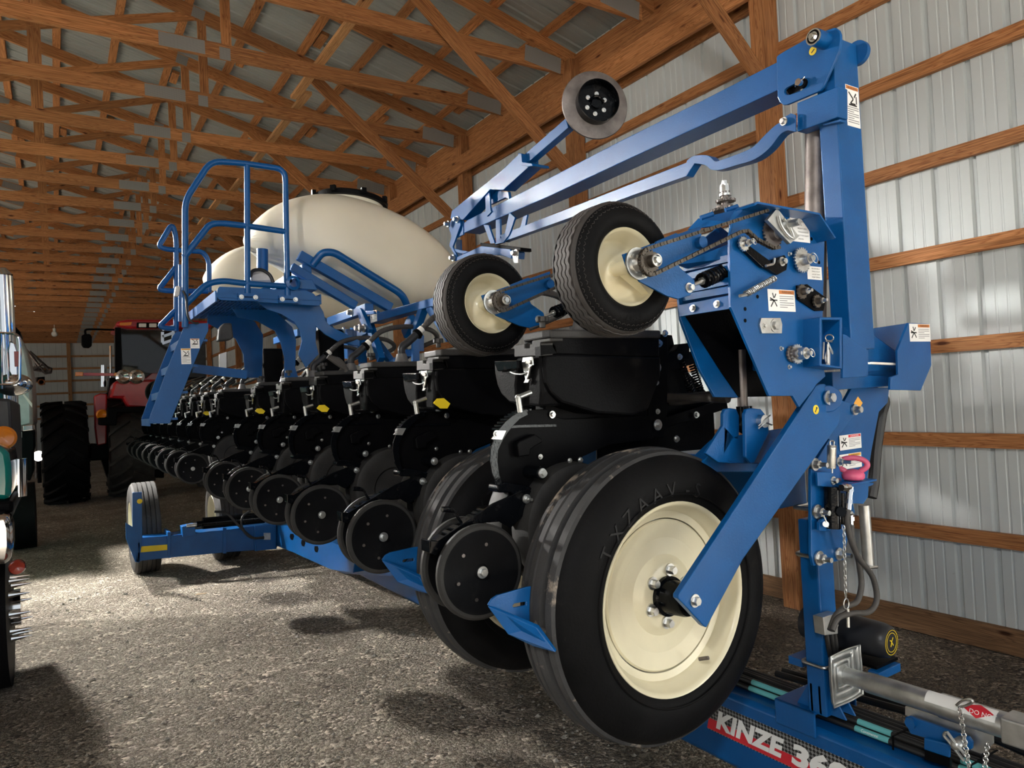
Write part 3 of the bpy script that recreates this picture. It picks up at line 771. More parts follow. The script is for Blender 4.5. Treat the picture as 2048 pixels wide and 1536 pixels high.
# inside of the chute: black sheet over its dark part
T = MB().extr([pt(g7, x, y, Y=1.595) for x, y in ((690, 905), (1045, 870), (1330, 1510), (1090, 1515), (960, 1330))], (0, .003, 0)); T.build('chute_black_sheet', 'black', planter, smooth=0)
def sprock(x, y, r, teeth, Y=Yg - .012, mat='zinc', hub=.5, hubh=.016, pin=True, th=.006, ring=True):
    c = pt(g7, x, y, Y=Y)
    m_ = MB().sprocket(c, (0, -1, 0), r, teeth, th, hub, hubh)
    o = m_.build('sprocket', mat, planter, smooth=30)
    b2 = MB().bolt(c + V(0, -th - hubh, 0), (0, -1, 0), r * .27, .012)
    if ring:
        cc = c + V(r * .12, -th - hubh - .016, 0)
        b2.tube([cc + V(math.cos(t) * r * .40, math.sin(t) * .004, math.sin(t) * r * .40) for t in [2 * PI * i / 20 for i in range(21)]], .0014, 6)
    b2.build('sprocket_bolt', 'zinc', o, smooth=30)
    MB().cyl(c, V(c.x, Yg, c.z), r * .25, n=14).build('shaft', 'steel_dark', o)
    return c
sprock(1545, 515, .041, 24, hub=.45, hubh=.022)
sprock(1118, 395, .023, 13)
sprock(1510, 1200, .032, 17, hub=.62, hubh=.03)
sprock(1470, 1200, .026, 14, mat='steel_dark', pin=False, ring=False, Y=Yg - .004)
sprock(1545, 745, .024, 12, mat='chain_steel', ring=False)
sprock(1655, 815, .022, 12, mat='chain_steel', ring=False)
sprock(1330, 320, .046, 24, mat='steel_dark', ring=False, Y=Yg - .006)
# round rim seat of the lower idler pair
T = MB().extr([pt(g7, x, y, Y=Yg - .003) for x, y in ((1505, 700), (1580, 690), (1720, 790), (1700, 885), (1640, 885), (1510, 800))], (0, -.004, 0)); T.build('idler_plate', 'black', planter, smooth=0)
# clamp block over the top sprocket
T = MB().extr([pt(g7, x, y, Y=Yg - .036) for x, y in ((1275, 225), (1345, 140), (1505, 345), (1440, 398))], (0, -.012, 0))
T.box(0, 0, 0, 0, 0, 0)
T.bolt(pt(g7, 1440, 255, Y=Yg - .048), (0, -1, 0), .012, .03)
T.tube(smooth_path([pt(g7, x, y, Y=Yg - .055) for x, y in ((1380, 190), (1400, 260), (1450, 330), (1490, 350), (1470, 290), (1420, 210))]), .004, 8)
T.build('shaft_clamp', 'galvanized', planter, smooth=30)
# tensioner arm, crank and long spring
T = MB().extr([pt(g7, x, y, Y=Yg - .004) for x, y in ((1090, 430), (1140, 410), (1290, 520), (1400, 480), (1425, 520), (1415, 590), (1350, 625), (1290, 590), (1240, 570))], (0, -.012, 0)); T.build('tensioner_arm', 'gloss_black', planter, smooth=0, bevel=.002)
T = MB().tube(round_path([pt(g7, 1285, 555, Y=Yg - .022), pt(g7, 1345, 540, Y=Yg - .022), pt(g7, 1350, 500, Y=Yg - .022)], .01), .004, 8); T.bolt(pt(g7, 1400, 525, Y=Yg - .016), (0, -1, 0), .010, .012)
T.build('crank_pin', 'zinc', planter, smooth=30)
T = MB().spring(pt(g7, 1140, 762, Y=Yg - .03), pt(g7, 1350, 645, Y=Yg - .03), .0085, .0021, 20); T.tube([pt(g7, 1095, 775, Y=Yg - .03), pt(g7, 1150, 765, Y=Yg - .03)], .005, 8); T.build('tension_spring', 'zinc', planter)
T = MB().extr([pt(g7, x, y, Y=Yg) for x, y in ((1240, 938), (1380, 938), (1393, 985), (1390, 1050), (1245, 1050), (1228, 985))], (0, -.007, 0)); T.bolt(pt(g7, 1350, 993, Y=Yg - .007), (0, -1, 0), .014, .008); T.bolt(pt(g7, 1275, 995, Y=Yg - .007), (0, -1, 0), .006, .005)
T.build('adjuster_plate', 'zinc', planter, smooth=30, bevel=.001)
T = MB()
for x, y in ((1135, 870), (1135, 955), (1620, 358), (1675, 530), (1225, 780), (1395, 1160), (1455, 1295), (1455, 470)):
    c = pt(g7, x, y, Y=Yg - .0008); T.cyl(c, c + V(0, -.0006, 0), .006, n=14)
T.build('bolt_hole', 'black', planter, smooth=0)
for x, y in ((1395, 1160), (1455, 1295), (1455, 470)):
    MB().bolt(pt(g7, x, y, Y=Yg), (0, -1, 0), .005, .006).build('bolt', 'zinc', planter, smooth=30)
# stickers on the transmission plate
a_ = pt(g7, 1307, 885, Y=Yg - .0008); b_ = pt(g7, 1495, 735, Y=Yg - .0008)
decal(planter, 'warning_label', a_, (1, 0, 0), (0, 0, 1), b_.x - a_.x, b_.z - a_.z)
a_ = pt(g7, 1470, 372, Y=Yg - .0008); b_ = pt(g7, 1600, 220, Y=Yg - .0008); w_ = b_.x - a_.x; h_ = b_.z - a_.z
lb = MB().extr([a_, a_ + V(w_, 0, 0), b_, a_ + V(0, 0, h_)], (0, -.0005, 0)).build('transmission_label', 'paper_white', planter, smooth=0)
for i, s_ in enumerate(('DRIVEN', 'BOTTOM SHAFT', 'TRANSMISSION', 'RIGHT SIDE', 'DRIVE', 'TOP SHAFT')):
    text('lettering', s_, 'print_black', lb, a_ + V(w_ * .38, -.0008, h_ * (.10 + .15 * i)), (1, 0, 0), (0, 0, 1), h_ * .055, fit=w_ * (.045 * len(s_)))
a_ = pt(g7, 1592, 652, Y=Yg - .0008); b_ = pt(g7, 1692, 565, Y=Yg - .0008); w_ = b_.x - a_.x; h_ = b_.z - a_.z
lb = MB().extr([a_, a_ + V(w_, 0, 0), b_, a_ + V(0, 0, h_)], (0, -.0005, 0)).build('spring_label', 'paper_white', planter, smooth=0)
for i in range(4): text('lettering', ('POINT SPRING', 'LONG SIDE TOWARD', 'SPRING COLLAR', 'REVERSIBLE')[i], 'print_black', lb, a_ + V(w_ * .3, -.0008, h_ * (.12 + .22 * i)), (1, 0, 0), (0, 0, 1), h_ * .11, fit=w_ * .55)
# sprockets on the upright shaft above the housing
c = pt(g7, 985, 160, Y=1.62); T = MB().sprocket(c, (0, 0, 1), .050, 22, .008, .6, .012); T.sprocket(c + V(.008, 0, .034), (0, 0, 1), .034, 16, .008, .4, .008)
T.cyl(c, c + V(.008, 0, .085), .012, n=14); T.build('upright_sprocket', 'steel_dark', planter, smooth=30)
T = MB().bolt(c + V(.008, 0, .055), (0, 0, 1), .014, .02); T.cyl(c + V(.008, 0, .07), c + V(.008, 0, .09), .017, n=8); T.bolt(c + V(.008, 0, .09), (0, 0, 1), .011, .012); T.build('shaft_nut', 'zinc', planter, smooth=30)

# ---------------------------------------------------------------- contact drive wheels with chain drive
def roller_chain(pts, parent, Y, name='drive_chain'):
    path = [Vector(p) for p in pts]; L_ = [0]
    for i in range(1, len(path)): L_.append(L_[-1] + (path[i] - path[i - 1]).length)
    step = .0128; n = int(L_[-1] / step); m_ = MB()
    def at(s):
        for i in range(1, len(path)):
            if s <= L_[i]: return path[i - 1].lerp(path[i], (s - L_[i - 1]) / max(1e-9, L_[i] - L_[i - 1]))
        return path[-1]
    for i in range(n):
        a = at(i * step); b2 = at((i + 1) * step); d = (b2 - a).normalized(); off = .0045 if i % 2 else .0062
        for sg in (-1, 1):
            o = V(0, sg * off, 0)
            m_.bar(a + o - d * .003, b2 + o + d * .003, .0016, .0095, d.cross(V(0, 1, 0)))
        m_.cyl(a + V(0, -.0078, 0), a + V(0, .0078, 0), .0042, n=8)
    return m_.build(name, 'chain_steel', parent, smooth=0)

def drive_unit(dy):
    """spring loaded contact tyre, its carrier arm and the chain up to the housing"""
    Yr = 1.475
    c = P(1254, 534, Y=Yr); ax = (0, 1, 0); D = V(0, dy, 0)
    m_ = MB(); m_.m = 0
    r0 = .187
    def strip(pr, mi, n=120):
        m_.m = mi; k = len(m_.f); m_.lathe(pr, c + D, ax, n)
        kk = [(f, q) for f, q in zip(m_.f, m_.mi) if len(f) == 4]; m_.f[:] = [q[0] for q in kk]; m_.mi[:] = [q[1] for q in kk]
    strip([(.0, .108), (-.010, .113), (-.020, .128), (-.022, .145), (-.014, .162), (-.004, .173), (.004, .179)], 0)
    strip([(.004, .179), (.010, .184), (.017, .1855)], 1)
    strip([(.017, .1855), (.019, .180), (.090, .180), (.093, .1855)], 2)
    strip([(.093, .1855), (.100, .184), (.108, .178), (.122, .160), (.130, .145), (.128, .128), (.118, .113), (.108, .108)], 0)
    # zigzag ribs of the tread
    for k, off in enumerate((.027, .044, .061, .078)):
        n = 72 * 2; ring = []
        for i in range(n):
            t = 2 * PI * i / n; z_ = .0028 * (1 if (i // 2) % 2 else -1)
            for da, rr in ((-.0062, .179), (-.0062, .1885), (.0062, .1885), (.0062, .179)):
                ring.append(c + D + V(math.cos(t) * rr, off + da + z_, math.sin(t) * rr))
        fs = []
        for i in range(n):
            j = (i + 1) % n
            for q in range(3): fs.append((i * 4 + q, i * 4 + q + 1, j * 4 + q + 1, j * 4 + q))
        m_.m = 1; m_.add(ring, fs)
    # shoulder scallops
    m_.m = 1
    for i in range(60):
        t = 2 * PI * i / 60
        for rr, dd in ((.176, -.001), (.166, -.012)):
            p_ = c + D + V(math.cos(t) * rr, dd, math.sin(t) * rr); e = V(-math.sin(t), 0, math.cos(t)); f_ = V(math.cos(t), .8, math.sin(t)).normalized()
            m_.tube([p_ - e * .006, p_ - f_ * .004, p_ + e * .006], .0009, 4)
    w_ = m_.build('drive_wheel', ['rubber', 'tyre_brown', 'black'], planter, smooth=35, loc=c + D)
    text('sidewall_lettering', '4.80-8', 'rubber', w_, c + D + V(-.035, -.0235, -.158), (1, 0, .12), (-.12, 0, 1), .018, .002)
    rm = MB().lathe([(-.004, .111), (-.008, .109), (-.002, .104), (.006, .100), (.028, .097), (.036, .090), (.050, .088), (.060, .078), (.064, .060), (.060, .035), (.050, .024), (.050, .001)], c + D, ax, 64, caps=False)
    rm.f = [f for f in rm.f]; rm.build('rim', 'cream', w_, smooth=40)
    hb = MB().cyl(c + D + V(0, .066, 0), c + D + V(0, -.045, 0), .019, n=24)
    hb.extr([c + D + V(*q) for q in ((.004, .040, -.016), (.004, -.01, -.016), (.075, -.004, -.075), (.075, .02, -.075))], (.012, 0, .012))
    hb.build('hub', 'cream', w_, smooth=30)
    # carrier arm
    Ya = 1.402
    a_ = MB().extr([V(*p_) + D for p_ in [P(*q, Y=Ya) for q in gw([(800, 615), (850, 598), (1095, 508), (1112, 526), (1120, 492), (1310, 412), (1330, 422), (1545, 345), (1560, 560), (1320, 690), (1345, 745), (1480, 860), (1496, 935), (1440, 1012), (1330, 1046), (1225, 1018), (965, 880), (905, 800), (835, 722)])]], (0, .008, 0))
    arm_ = a_.build('carrier_arm', 'blue', planter, smooth=0, bevel=.0015)
    for x, y, r in ((1510, 505, .016), (795, 400, .014)):
        pass
    MB().bolt(pt(gw, 1425, 940, Y=Ya) + D, (0, -1, 0), .010, .012).build('bolt', 'zinc', arm_, smooth=30)
    q = pt(g7, 795, 390, Y=Ya) + D; MB().cyl(q, q + V(0, -.018, 0), .017, n=24).build('pivot_boss', 'blue', arm_)
    fl_ = pt(g7, 345, 540, Y=Ya - .004) + D
    MB().cyl(fl_, fl_ + V(0, -.006, 0), .043, n=40).cyl(fl_ + V(0, -.006, 0), fl_ + V(0, -.022, 0), .024, .02, n=28).bolt(fl_ + V(-.022, -.006, .018), (0, -1, 0), .006, .006).bolt(fl_ + V(.02, -.006, -.03), (0, -1, 0), .006, .006).build('bearing_flange', 'zinc', arm_, smooth=30)
    sc = pt(g7, 440, 525, Y=Ya - .030) + D
    s_ = MB().sprocket(sc, (0, -1, 0), .031, 15, .005, .55, .016); so = s_.build('wheel_sprocket', 'chain_steel', arm_, smooth=30)
    b2 = MB().bolt(sc + V(0, -.018, 0), (0, -1, 0), .010, .010)
    b2.tube([sc + V(math.cos(t) * .016, -.026, math.sin(t) * .016) for t in [2 * PI * i / 24 for i in range(25)]], .0022, 8); b2.build('sprocket_bolt', 'zinc', arm_, smooth=30)
    # chain run
    Yc = Ya - .034
    q1 = pt(g7, 440, 525, Y=Yc)
    top_a = q1 + V(-.010, 0, .034); bot_a = q1 + V(.006, 0, -.033)
    end_t = pt(g7, 1290, 152, Y=Yc); end_b = pt(g7, 1105, 305, Y=Yc)
    arc = [q1 + V(math.cos(t) * .035, 0, math.sin(t) * .035) for t in [R(108) + R(175) * i / 12 for i in range(13)]]
    path = [end_t] + arc + [end_b, pt(g7, 1150, 300, Y=Yc), pt(g7, 1215, 360, Y=Yc), pt(g7, 1340, 425, Y=Yc), pt(g7, 1400, 420, Y=Yc)]
    roller_chain([p_ + D for p_ in path], arm_, Yc)
    # down pressure spring with its eye rod
    s0 = pt(g7, 715, 712, Y=1.44) + D; s1 = pt(g7, 820, 665, Y=1.44) + D; s2 = pt(g7, 1040, 570, Y=1.46) + D
    MB().cyl(s0, s1, .006, n=10).bolt(s1 - (s1 - s0).normalized() * .006, (s1 - s0), .012, .012, False).build('eye_rod', 'zinc', arm_, smooth=30)
    sp = MB().spring(s1, s2, .019, .0055, 11, 8, 18); sp.cyl(s1, s2, .015, n=16); sp.build('pressure_spring', 'gloss_black', arm_)
    return w_
drive_unit(0)
drive_unit(.74)
# ---------------------------------------------------------------- mast
Xm = 2.43
def zat(y, x, **k): return P(x, y, **k).z
mz0 = P(1685, 700, X=Xm).z; mz1 = P(1683, 62, X=Xm).z
ymx = P(1685, 400, X=Xm).y; ymy = P(1648, 420, X=Xm).y; xr = P(1732, 400, Y=ymx).x
M_ = MB().box(Xm, xr, ymx, ymy, mz0, mz1).build('mast', 'blue', planter, smooth=0, bevel=.004)
a_ = pt(g1, 1107, 668, Y=ymx - .0008); b_ = pt(g1, 1163, 470, Y=ymx - .0008)
decal(M_, 'warning_label', a_, (1, 0, 0), (0, 0, 1), b_.x - a_.x, b_.z - a_.z, vertical=True, lines=8)
T = MB().px(gm([(345, 1062), (870, 845), (873, 1240), (345, 1432)]), Xm - .035, .06); T.build('stop_block', 'blue', planter, smooth=0, bevel=.003)
T = MB().px(gm([(680, 1350), (680, 1330), (900, 1270), (900, 1300)]), Xm - .02, .03)
T.px(gm([(140, 1390), (135, 1275), (265, 1195), (325, 1215), (325, 1430)]), Xm - .06, .006); T.build('link_bracket', 'blue', planter, smooth=0)
MB().bolt(pt(gm, 180, 1300, X=Xm - .07), (-1, 0, 0), .011, .012).build('bolt', 'zinc', planter, smooth=30)
slot = gm([(215, 865), (400, 775), (430, 790), (440, 860), (400, 900), (250, 955), (205, 955), (180, 920), (185, 890)])
T = MB().px(gm([(80, 475), (95, 455), (180, 400), (560, 185), (740, 125), (800, 103), (840, 100), (880, 130), (900, 180), (905, 260), (880, 400), (672, 870), (640, 905), (215, 1085), (165, 1085), (120, 1050), (95, 990)]), Xm - .045, .014, [slot])
T.build('pivot_plate', 'blue', planter, smooth=0, bevel=.003)
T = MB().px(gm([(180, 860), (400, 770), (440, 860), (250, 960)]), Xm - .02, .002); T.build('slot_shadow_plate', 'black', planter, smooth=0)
q = pt(gm, 700, 270, X=Xm - .045); T = MB().cyl(q, q + V(-.065, 0, 0), .030, n=32); T.cyl(V(xr, q.y, q.z), V(xr + .02, q.y, q.z), .045, n=32); T.cyl(V(xr + .02, q.y, q.z), V(xr + .04, q.y, q.z), .024, n=24)
T.build('pivot_tube', 'blue', planter)
T = MB().cyl(q + V(-.062, 0, 0), q + V(-.068, 0, 0), .024, n=28); T.build('pin_cap', 'black', planter)
T = MB().bolt(q + V(-.066, 0, 0), (-1, 0, 0), .012, .012); T.lathe([(0, .024), (.004, .024), (.004, .029), (0, .029)], q + V(-.065, 0, 0), (-1, 0, 0), 32, closed=True); T.build('pin_bolt', 'chrome', planter, smooth=30)
q = pt(gm, 430, 815, X=Xm - .046); MB().cyl(q, q + V(-.012, 0, 0), .018, n=28).build('pin_washer', 'black', planter)
MB().cyl(q + V(-.01, 0, 0), q + V(-.035, 0, 0), .0125, n=28).tube(smooth_path([q + V(-.022, .02, -.008), q + V(-.03, .01, .002), q + V(-.025, -.012, .006), q + V(-.022, -.02, .014)]), .0022, 8).build('lock_pin', 'chrome', planter)
q = pt(gm, 548, 395, X=Xm - .0458); MB().cyl(q, q + V(-.0006, 0, 0), .0155, n=28).build('grease_label', 'yellow', planter, smooth=0)
MB().bar(q + V(-.001, .006, -.006), q + V(-.001, -.007, .004), .0005, .004, (0, 0, 1)).build('grease_symbol', 'print_black', planter, smooth=0)
# hydraulic cylinder behind the mast
T = MB().cyl(P(1632, 262, Y=1.62), P(1630, 640, Y=1.62), .040, n=28); T.build('lift_cylinder', 'steel_dark', planter)
# folded marker arm
T = MB().px([(1560, 121), (1560, 178), (1400, 252), (1240, 326), (1100, 392), (928, 466), (928, 446), (935, 440), (1060, 376), (1240, 282), (1400, 203)], Xm - .03, .13)
T.build('marker_arm', 'blue', planter, smooth=0, bevel=.003)
low = smooth_path([V(x, y, 0) for x, y in g1([(800, 690), (750, 715), (690, 790), (610, 850), (500, 885), (430, 905), (380, 905), (345, 880), (290, 872)])], 4)
lo2 = smooth_path([V(x, y, 0) for x, y in g1([(785, 640), (730, 662), (670, 715), (600, 785), (510, 825), (440, 850), (400, 860), (365, 830), (290, 830), (250, 855)])], 4)
T = MB().px([(v.x, v.y) for v in low] + [(1373, 352), (1010, 482), (1006, 484), (1000, 470), (1373, 325)] + [(v.x, v.y) for v in reversed(lo2)], Xm - .02, .045)
T.build('tie_link', 'blue', planter, smooth=0, bevel=.001)
# hinge truss at the far end of the arm
T = MB()
def bx(pts, X=Xm - .03, th=.012): T.px(gc(pts), X, th)
bx([(185, 520), (250, 460), (330, 470), (395, 530), (395, 760), (260, 830), (200, 800), (150, 650)])
bx([(255, 560), (335, 470), (350, 600), (215, 970), (290, 1130), (270, 1230), (240, 1200), (245, 1110), (155, 940)], Xm - .045)
bx([(205, 990), (240, 1000), (480, 1050), (400, 1090), (220, 1050)], Xm - .04)
bx([(270, 840), (350, 850), (355, 1160), (280, 1140)], Xm + .06)
bx([(740, 590), (830, 600), (935, 910), (860, 915)]); bx([(950, 510), (1025, 490), (1030, 880), (955, 900)], Xm - .02)
bx([(1180, 380), (1280, 470), (1180, 760), (1075, 900), (930, 930), (990, 840), (1090, 800)], Xm - .028)
bx([(1420, 450), (1490, 420), (1440, 660), (1350, 690)], Xm + .0)
T.build('hinge_truss', 'blue', planter, smooth=0, bevel=.001)
T = MB().px(gc([(690, 900), (1370, 985), (1375, 1040), (1340, 1050), (690, 950)]), Xm - .04, .08); T.build('rest_pad', 'black', planter, smooth=0)
T = MB().px(gc([(290, 1140), (560, 1020), (700, 955), (1190, 1010), (1220, 1060), (1210, 1170), (1020, 1110), (620, 1100), (330, 1230), (280, 1260)]), Xm - .05, .10); T.build('marker_cradle', 'blue', planter, smooth=0, bevel=.002)
T = MB().px(gc([(1220, 1040), (1325, 1040), (1330, 1240), (1260, 1240)]), Xm - .055, .006); T.build('strap_plate', 'galvanized', planter, smooth=0)
for x, y in ((130, 580), (285, 505), (215, 1160), (1290, 1080)):
    MB().bolt(pt(gc, x + 20, y, X=Xm - .05), (-1, 0, 0), .016, .025).build('bolt', 'zinc', planter, smooth=30)
T = MB().px(gc([(770, 60), (820, 20), (840, 40), (860, 330), (875, 370), (800, 450), (780, 440)]), Xm - .04, .01)
T.px(gc([(830, 10), (1160, 30), (1180, 150), (1110, 130), (850, 250)]), Xm - .0, .02); T.build('arm_stop', 'blue', planter, smooth=0)
# second marker section rising to the disc
gz = rel(850, 130, .2604)
T = MB().px(gz([(195, 1180), (205, 1120), (600, 800), (715, 690), (760, 740), (820, 760), (600, 960), (500, 955), (290, 1190)]), Xm - .05, .09)
T.px(gz([(715, 675), (740, 680), (745, 745), (820, 755), (828, 775), (790, 780), (740, 770), (712, 745)]), Xm - .065, .12); T.build('marker_section', 'blue', planter, smooth=0, bevel=.002)
T = MB().px(gz([(760, 690), (1080, 410), (1100, 480), (800, 740), (765, 735)]), Xm - .03, .05); T.build('marker_tube', 'blue', planter, smooth=0, bevel=.002)
dc = P(1190, 210, X=Xm - .02); nrm = V(-.36, -.90, -.02).normalized()
T = MB().lathe([(0, .001), (.0, .108), (.002, .130), (-.006, .176), (-.004, .178), (.002, .175), (.010, .130), (.012, .001)], dc, nrm, 64)
mdk = T.build('marker_disc', 'steel_dark', planter, smooth=40)
T = MB().lathe([(.008, .108), (.066, .110), (.068, .106), (.012, .102), (.012, .001)], dc + nrm * .0, nrm, 56, caps=False); T.build('depth_band', 'gloss_black', mdk, smooth=30)
te = P(1128, 252, X=Xm - .01)
MB().cyl(te, te.lerp(dc - nrm * .05, .75), .018, n=14).cyl(te.lerp(dc - nrm * .05, .7), dc - nrm * .05, .016, n=14).cyl(dc - nrm * .06, dc, .024, n=18).build('disc_spindle', 'steel_dark', planter)
_, u_, v_ = basis(nrm); T = MB()
for i in range(6): t = 2 * PI * i / 6 + .4; T.bolt(dc + nrm * .014 + (u_ * math.cos(t) + v_ * math.sin(t)) * .052, nrm, .008, .008)
T.build('disc_bolt', 'zinc', mdk, smooth=30)
T = MB().cyl(dc + nrm * .013, dc + nrm * .03, .026, n=24).tube(smooth_path([dc + nrm * .02 + u_ * -.03 + v_ * .02, dc + nrm * .04 + v_ * .03, dc + nrm * .02 + u_ * .04 + v_ * .01]), .008, 8); T.build('hub_cap', 'gloss_black', mdk)

# ---------------------------------------------------------------- lower right: bar end, gussets, shield
q0 = g2([(960, 625), (1080, 625), (1080, 902), (960, 885)]); inn = g2([(972, 640), (1068, 640), (1068, 888), (972, 873)])
T = MB().py(q0, 1.34, .40, [inn]); T.build('toolbar_end', 'blue', planter, smooth=0, bevel=.003)
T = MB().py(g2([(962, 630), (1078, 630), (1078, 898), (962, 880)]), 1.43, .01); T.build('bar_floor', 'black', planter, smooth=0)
T = MB().py(g2([(1084, 715), (1100, 720), (1216, 800), (1218, 930), (1205, 942), (1084, 950)]), 1.47, .012)
T.py(g2([(1214, 700), (1235, 712), (1372, 815), (1378, 925), (1365, 942), (1214, 940)]), 1.56, .012)
T.py(g2([(1205, 690), (1440, 655), (1375, 815), (1215, 700)]), 1.62, .012)
T.build('mast_gusset', 'blue', planter, smooth=0, bevel=.002)
T = MB().py(g2([(1432, 655), (1545, 660), (1555, 880), (1498, 1016), (1335, 1012), (1338, 945), (1378, 930), (1374, 800)]), 1.50, .010); sh = T.build('shield_plate', 'blue', planter, smooth=0, bevel=.0015)
a_ = pt(g2, 1440, 755, Y=1.4992); b_ = pt(g2, 1545, 662, Y=1.4992); decal(sh, 'warning_label', a_, (1, 0, 0), (0, 0, 1), b_.x - a_.x, b_.z - a_.z)
T = MB().box(Xm - .02, xr + .36, 1.56, 1.74, P(1700, 778, Y=1.56).z, P(1700, 742, Y=1.56).z); T.build('cross_beam', 'blue', planter, smooth=0, bevel=.003)
T = MB().bar(pt(g2, 1225, 870, Y=1.53), pt(g2, 1357, 876, Y=1.53), .02, .008); T.build('weld_strip', 'white_plastic', planter, smooth=0)
# parts stored in the open bar end
T = MB()
cc = pt(g2, 1010, 735, Y=1.345); T.tube([cc + V(math.cos(t) * .022, 0, math.sin(t) * .010) for t in [2 * PI * i / 20 for i in range(21)]], .002, 6)
for xa, ya, xb, yb in ((980, 760, 975, 850), (1000, 760, 1035, 830), (990, 750, 1050, 760), (1000, 870, 1000, 770)): T.cyl(pt(g2, xa, ya, Y=1.375), pt(g2, xb, yb, Y=1.365), .0035, n=8)
T.spring(pt(g2, 1050, 780, Y=1.365), pt(g2, 1045, 880, Y=1.365), .011, .003, 9)
T.build('spare_pin', 'zinc', planter)
T = MB().extr([pt(g2, x, y, Y=1.3752) for x, y in ((1000, 800), (1030, 790), (1045, 830), (1020, 850), (1035, 890), (1000, 880), (990, 840))], (0, .004, 0)); T.build('parts_bag', 'white_plastic', planter, smooth=0)

# plates hanging under the mast and the rest post
T = MB().py(g2([(1140, 985), (1195, 978), (1230, 1000), (1330, 1000), (1322, 1080), (1275, 1130), (1235, 1340), (1205, 1536), (1080, 1536), (920, 1400), (985, 1200), (1060, 1130)]), 1.60, .014)
T.py(gq([(300, 470), (480, 180), (560, 420), (600, 560), (660, 620), (720, 880), (655, 1130), (610, 1345), (325, 1400), (300, 1300), (298, 620)]), 1.47, .012)
T.build('hanger_plate', 'blue', planter, smooth=0, bevel=.002)
T = MB().py(g2([(1050, 1060), (1140, 1090), (1140, 1150), (1000, 1340), (930, 1300)]), 1.53, .012); T.build('brace_plate', 'blue', planter, smooth=0, bevel=.002)
MB().bolt(pt(g2, 1142, 1118, Y=1.528), (0, -1, 0), .014, .02).build('bolt', 'zinc', planter, smooth=30)
T = MB().extr([pt(g2, x, y, Y=1.5275) for x, y in ((1140, 1085), (1162, 1048), (1187, 1082), (1165, 1120))], (0, -.0006, 0)); T.build('grease_label', 'amber_label', planter, smooth=0)
T = MB().tube(smooth_path([P(1745, 780, Y=1.66), P(1768, 800, Y=1.66), P(1762, 830, Y=1.66), P(1752, 900, Y=1.66), P(1748, 960, Y=1.66), P(1742, 995, Y=1.66)]), .022, 10)
T.build('rubber_boot', 'hose_black', planter)
# labels
a_ = pt(gq, 577, 295, Y=1.5965); b_ = pt(gq, 775, 125, Y=1.5965); hp = planter
decal(planter, 'danger_label', a_, (1, 0, 0), (0, 0, 1), b_.x - a_.x, b_.z - a_.z, head='DANGER', headmat='red_label', headtext='paper_white')
a_ = pt(gq, 577, 482, Y=1.5965); b_ = pt(gq, 778, 305, Y=1.5965)
decal(planter, 'warning_label', a_, (1, 0, 0), (0, 0, 1), b_.x - a_.x, b_.z - a_.z, headmat='amber_label')
# the square post standing on the tongue
pc = P(1634, 1100, X=2.25); pw = P(1666, 1100, Y=pc.y).x
ybk = P(1601, 1150, X=2.25).y
T = MB().box(2.25, pw, pc.y, ybk, .555, 1.25); post_ = T.build('rest_post', 'blue', planter, smooth=0, bevel=.006)
for (y1, y2) in ((1015, 1022), (1108, 1112)):
    z = P(1600, y1, X=2.25).z
    T = MB().tube(round_path([V(2.32, pc.y - .03, z), V(2.24, pc.y - .03, z), V(2.24, ybk + .012, z), V(2.45, ybk + .012, z)], .03), .0075, 10)
    T.build('u_bolt', 'zinc', planter)
z = P(1604, 1320, X=2.25).z
MB().tube(round_path([V(pw, pc.y - .012, z), V(2.24, pc.y - .012, z), V(2.24, ybk + .012, z), V(pw, ybk + .012, z)], .02), .006, 10).build('u_bolt', 'zinc', planter)
for x, y, r in ((330, 425, .015), (350, 880, .017), (370, 1325, .017), (560, 1285, .015), (565, 400, .012)):
    T = MB().bolt(pt(gq, x, y, Y=1.468), (0, -1, 0), r, r); q = pt(gq, x, y, Y=1.468); T.cyl(q, q + V(0, -.048, 0), r * .52, n=12); T.build('nut', 'zinc', planter, smooth=30)
T = MB().py(gq([(360, 500), (490, 500), (550, 560), (550, 600), (500, 645), (365, 635)]), 1.445, .010); T.py(gq([(560, 490), (610, 500), (655, 570), (600, 620), (560, 600)]), 1.51, .010)
T.py(gq([(380, 985), (400, 960), (450, 930), (490, 930), (520, 985), (480, 1070), (380, 1065)]), 1.445, .012); T.build('latch_ear', 'blue', planter, smooth=0, bevel=.002)
T = MB().cyl(pt(gq, 505, 580, Y=1.44), pt(gq, 635, 570, Y=1.52), .008, n=12).bolt(pt(gq, 505, 580, Y=1.445), (0, -1, 0), .010, .012); T.build('latch_bolt', 'zinc', planter, smooth=30)
T = MB().spring(pt(gq, 497, 245, Y=1.43), pt(gq, 492, 465, Y=1.43), .0125, .0026, 22, 6); T.tube(smooth_path([pt(gq, 480, 240, Y=1.43), pt(gq, 480, 205, Y=1.43), pt(gq, 515, 205, Y=1.43), pt(gq, 515, 245, Y=1.43)]), .003, 6)
T.tube([pt(gq, 500, 460, Y=1.43), pt(gq, 500, 510, Y=1.43)], .003, 6); T.build('latch_spring', 'zinc', planter)
T = MB().cyl(pt(gq, 500, 640, Y=1.44), pt(gq, 505, 1040, Y=1.44), .026, n=24); T.cyl(pt(gq, 590, 700, Y=1.45), pt(gq, 600, 1000, Y=1.45), .010, n=12); T.cyl(pt(gq, 590, 880, Y=1.40), pt(gq, 540, 880, Y=1.45), .016, n=14); T.build('latch_cylinder', 'gloss_black', planter)
T = MB().tube(smooth_path([pt(gq, 420, 920, Y=1.43), pt(gq, 445, 980, Y=1.425), pt(gq, 460, 1030, Y=1.425)]), .0025, 6); T.cyl(pt(gq, 440, 1000, Y=1.425), pt(gq, 440, 1000, Y=1.435), .010, n=16); T.build('cotter_pin', 'zinc', planter)
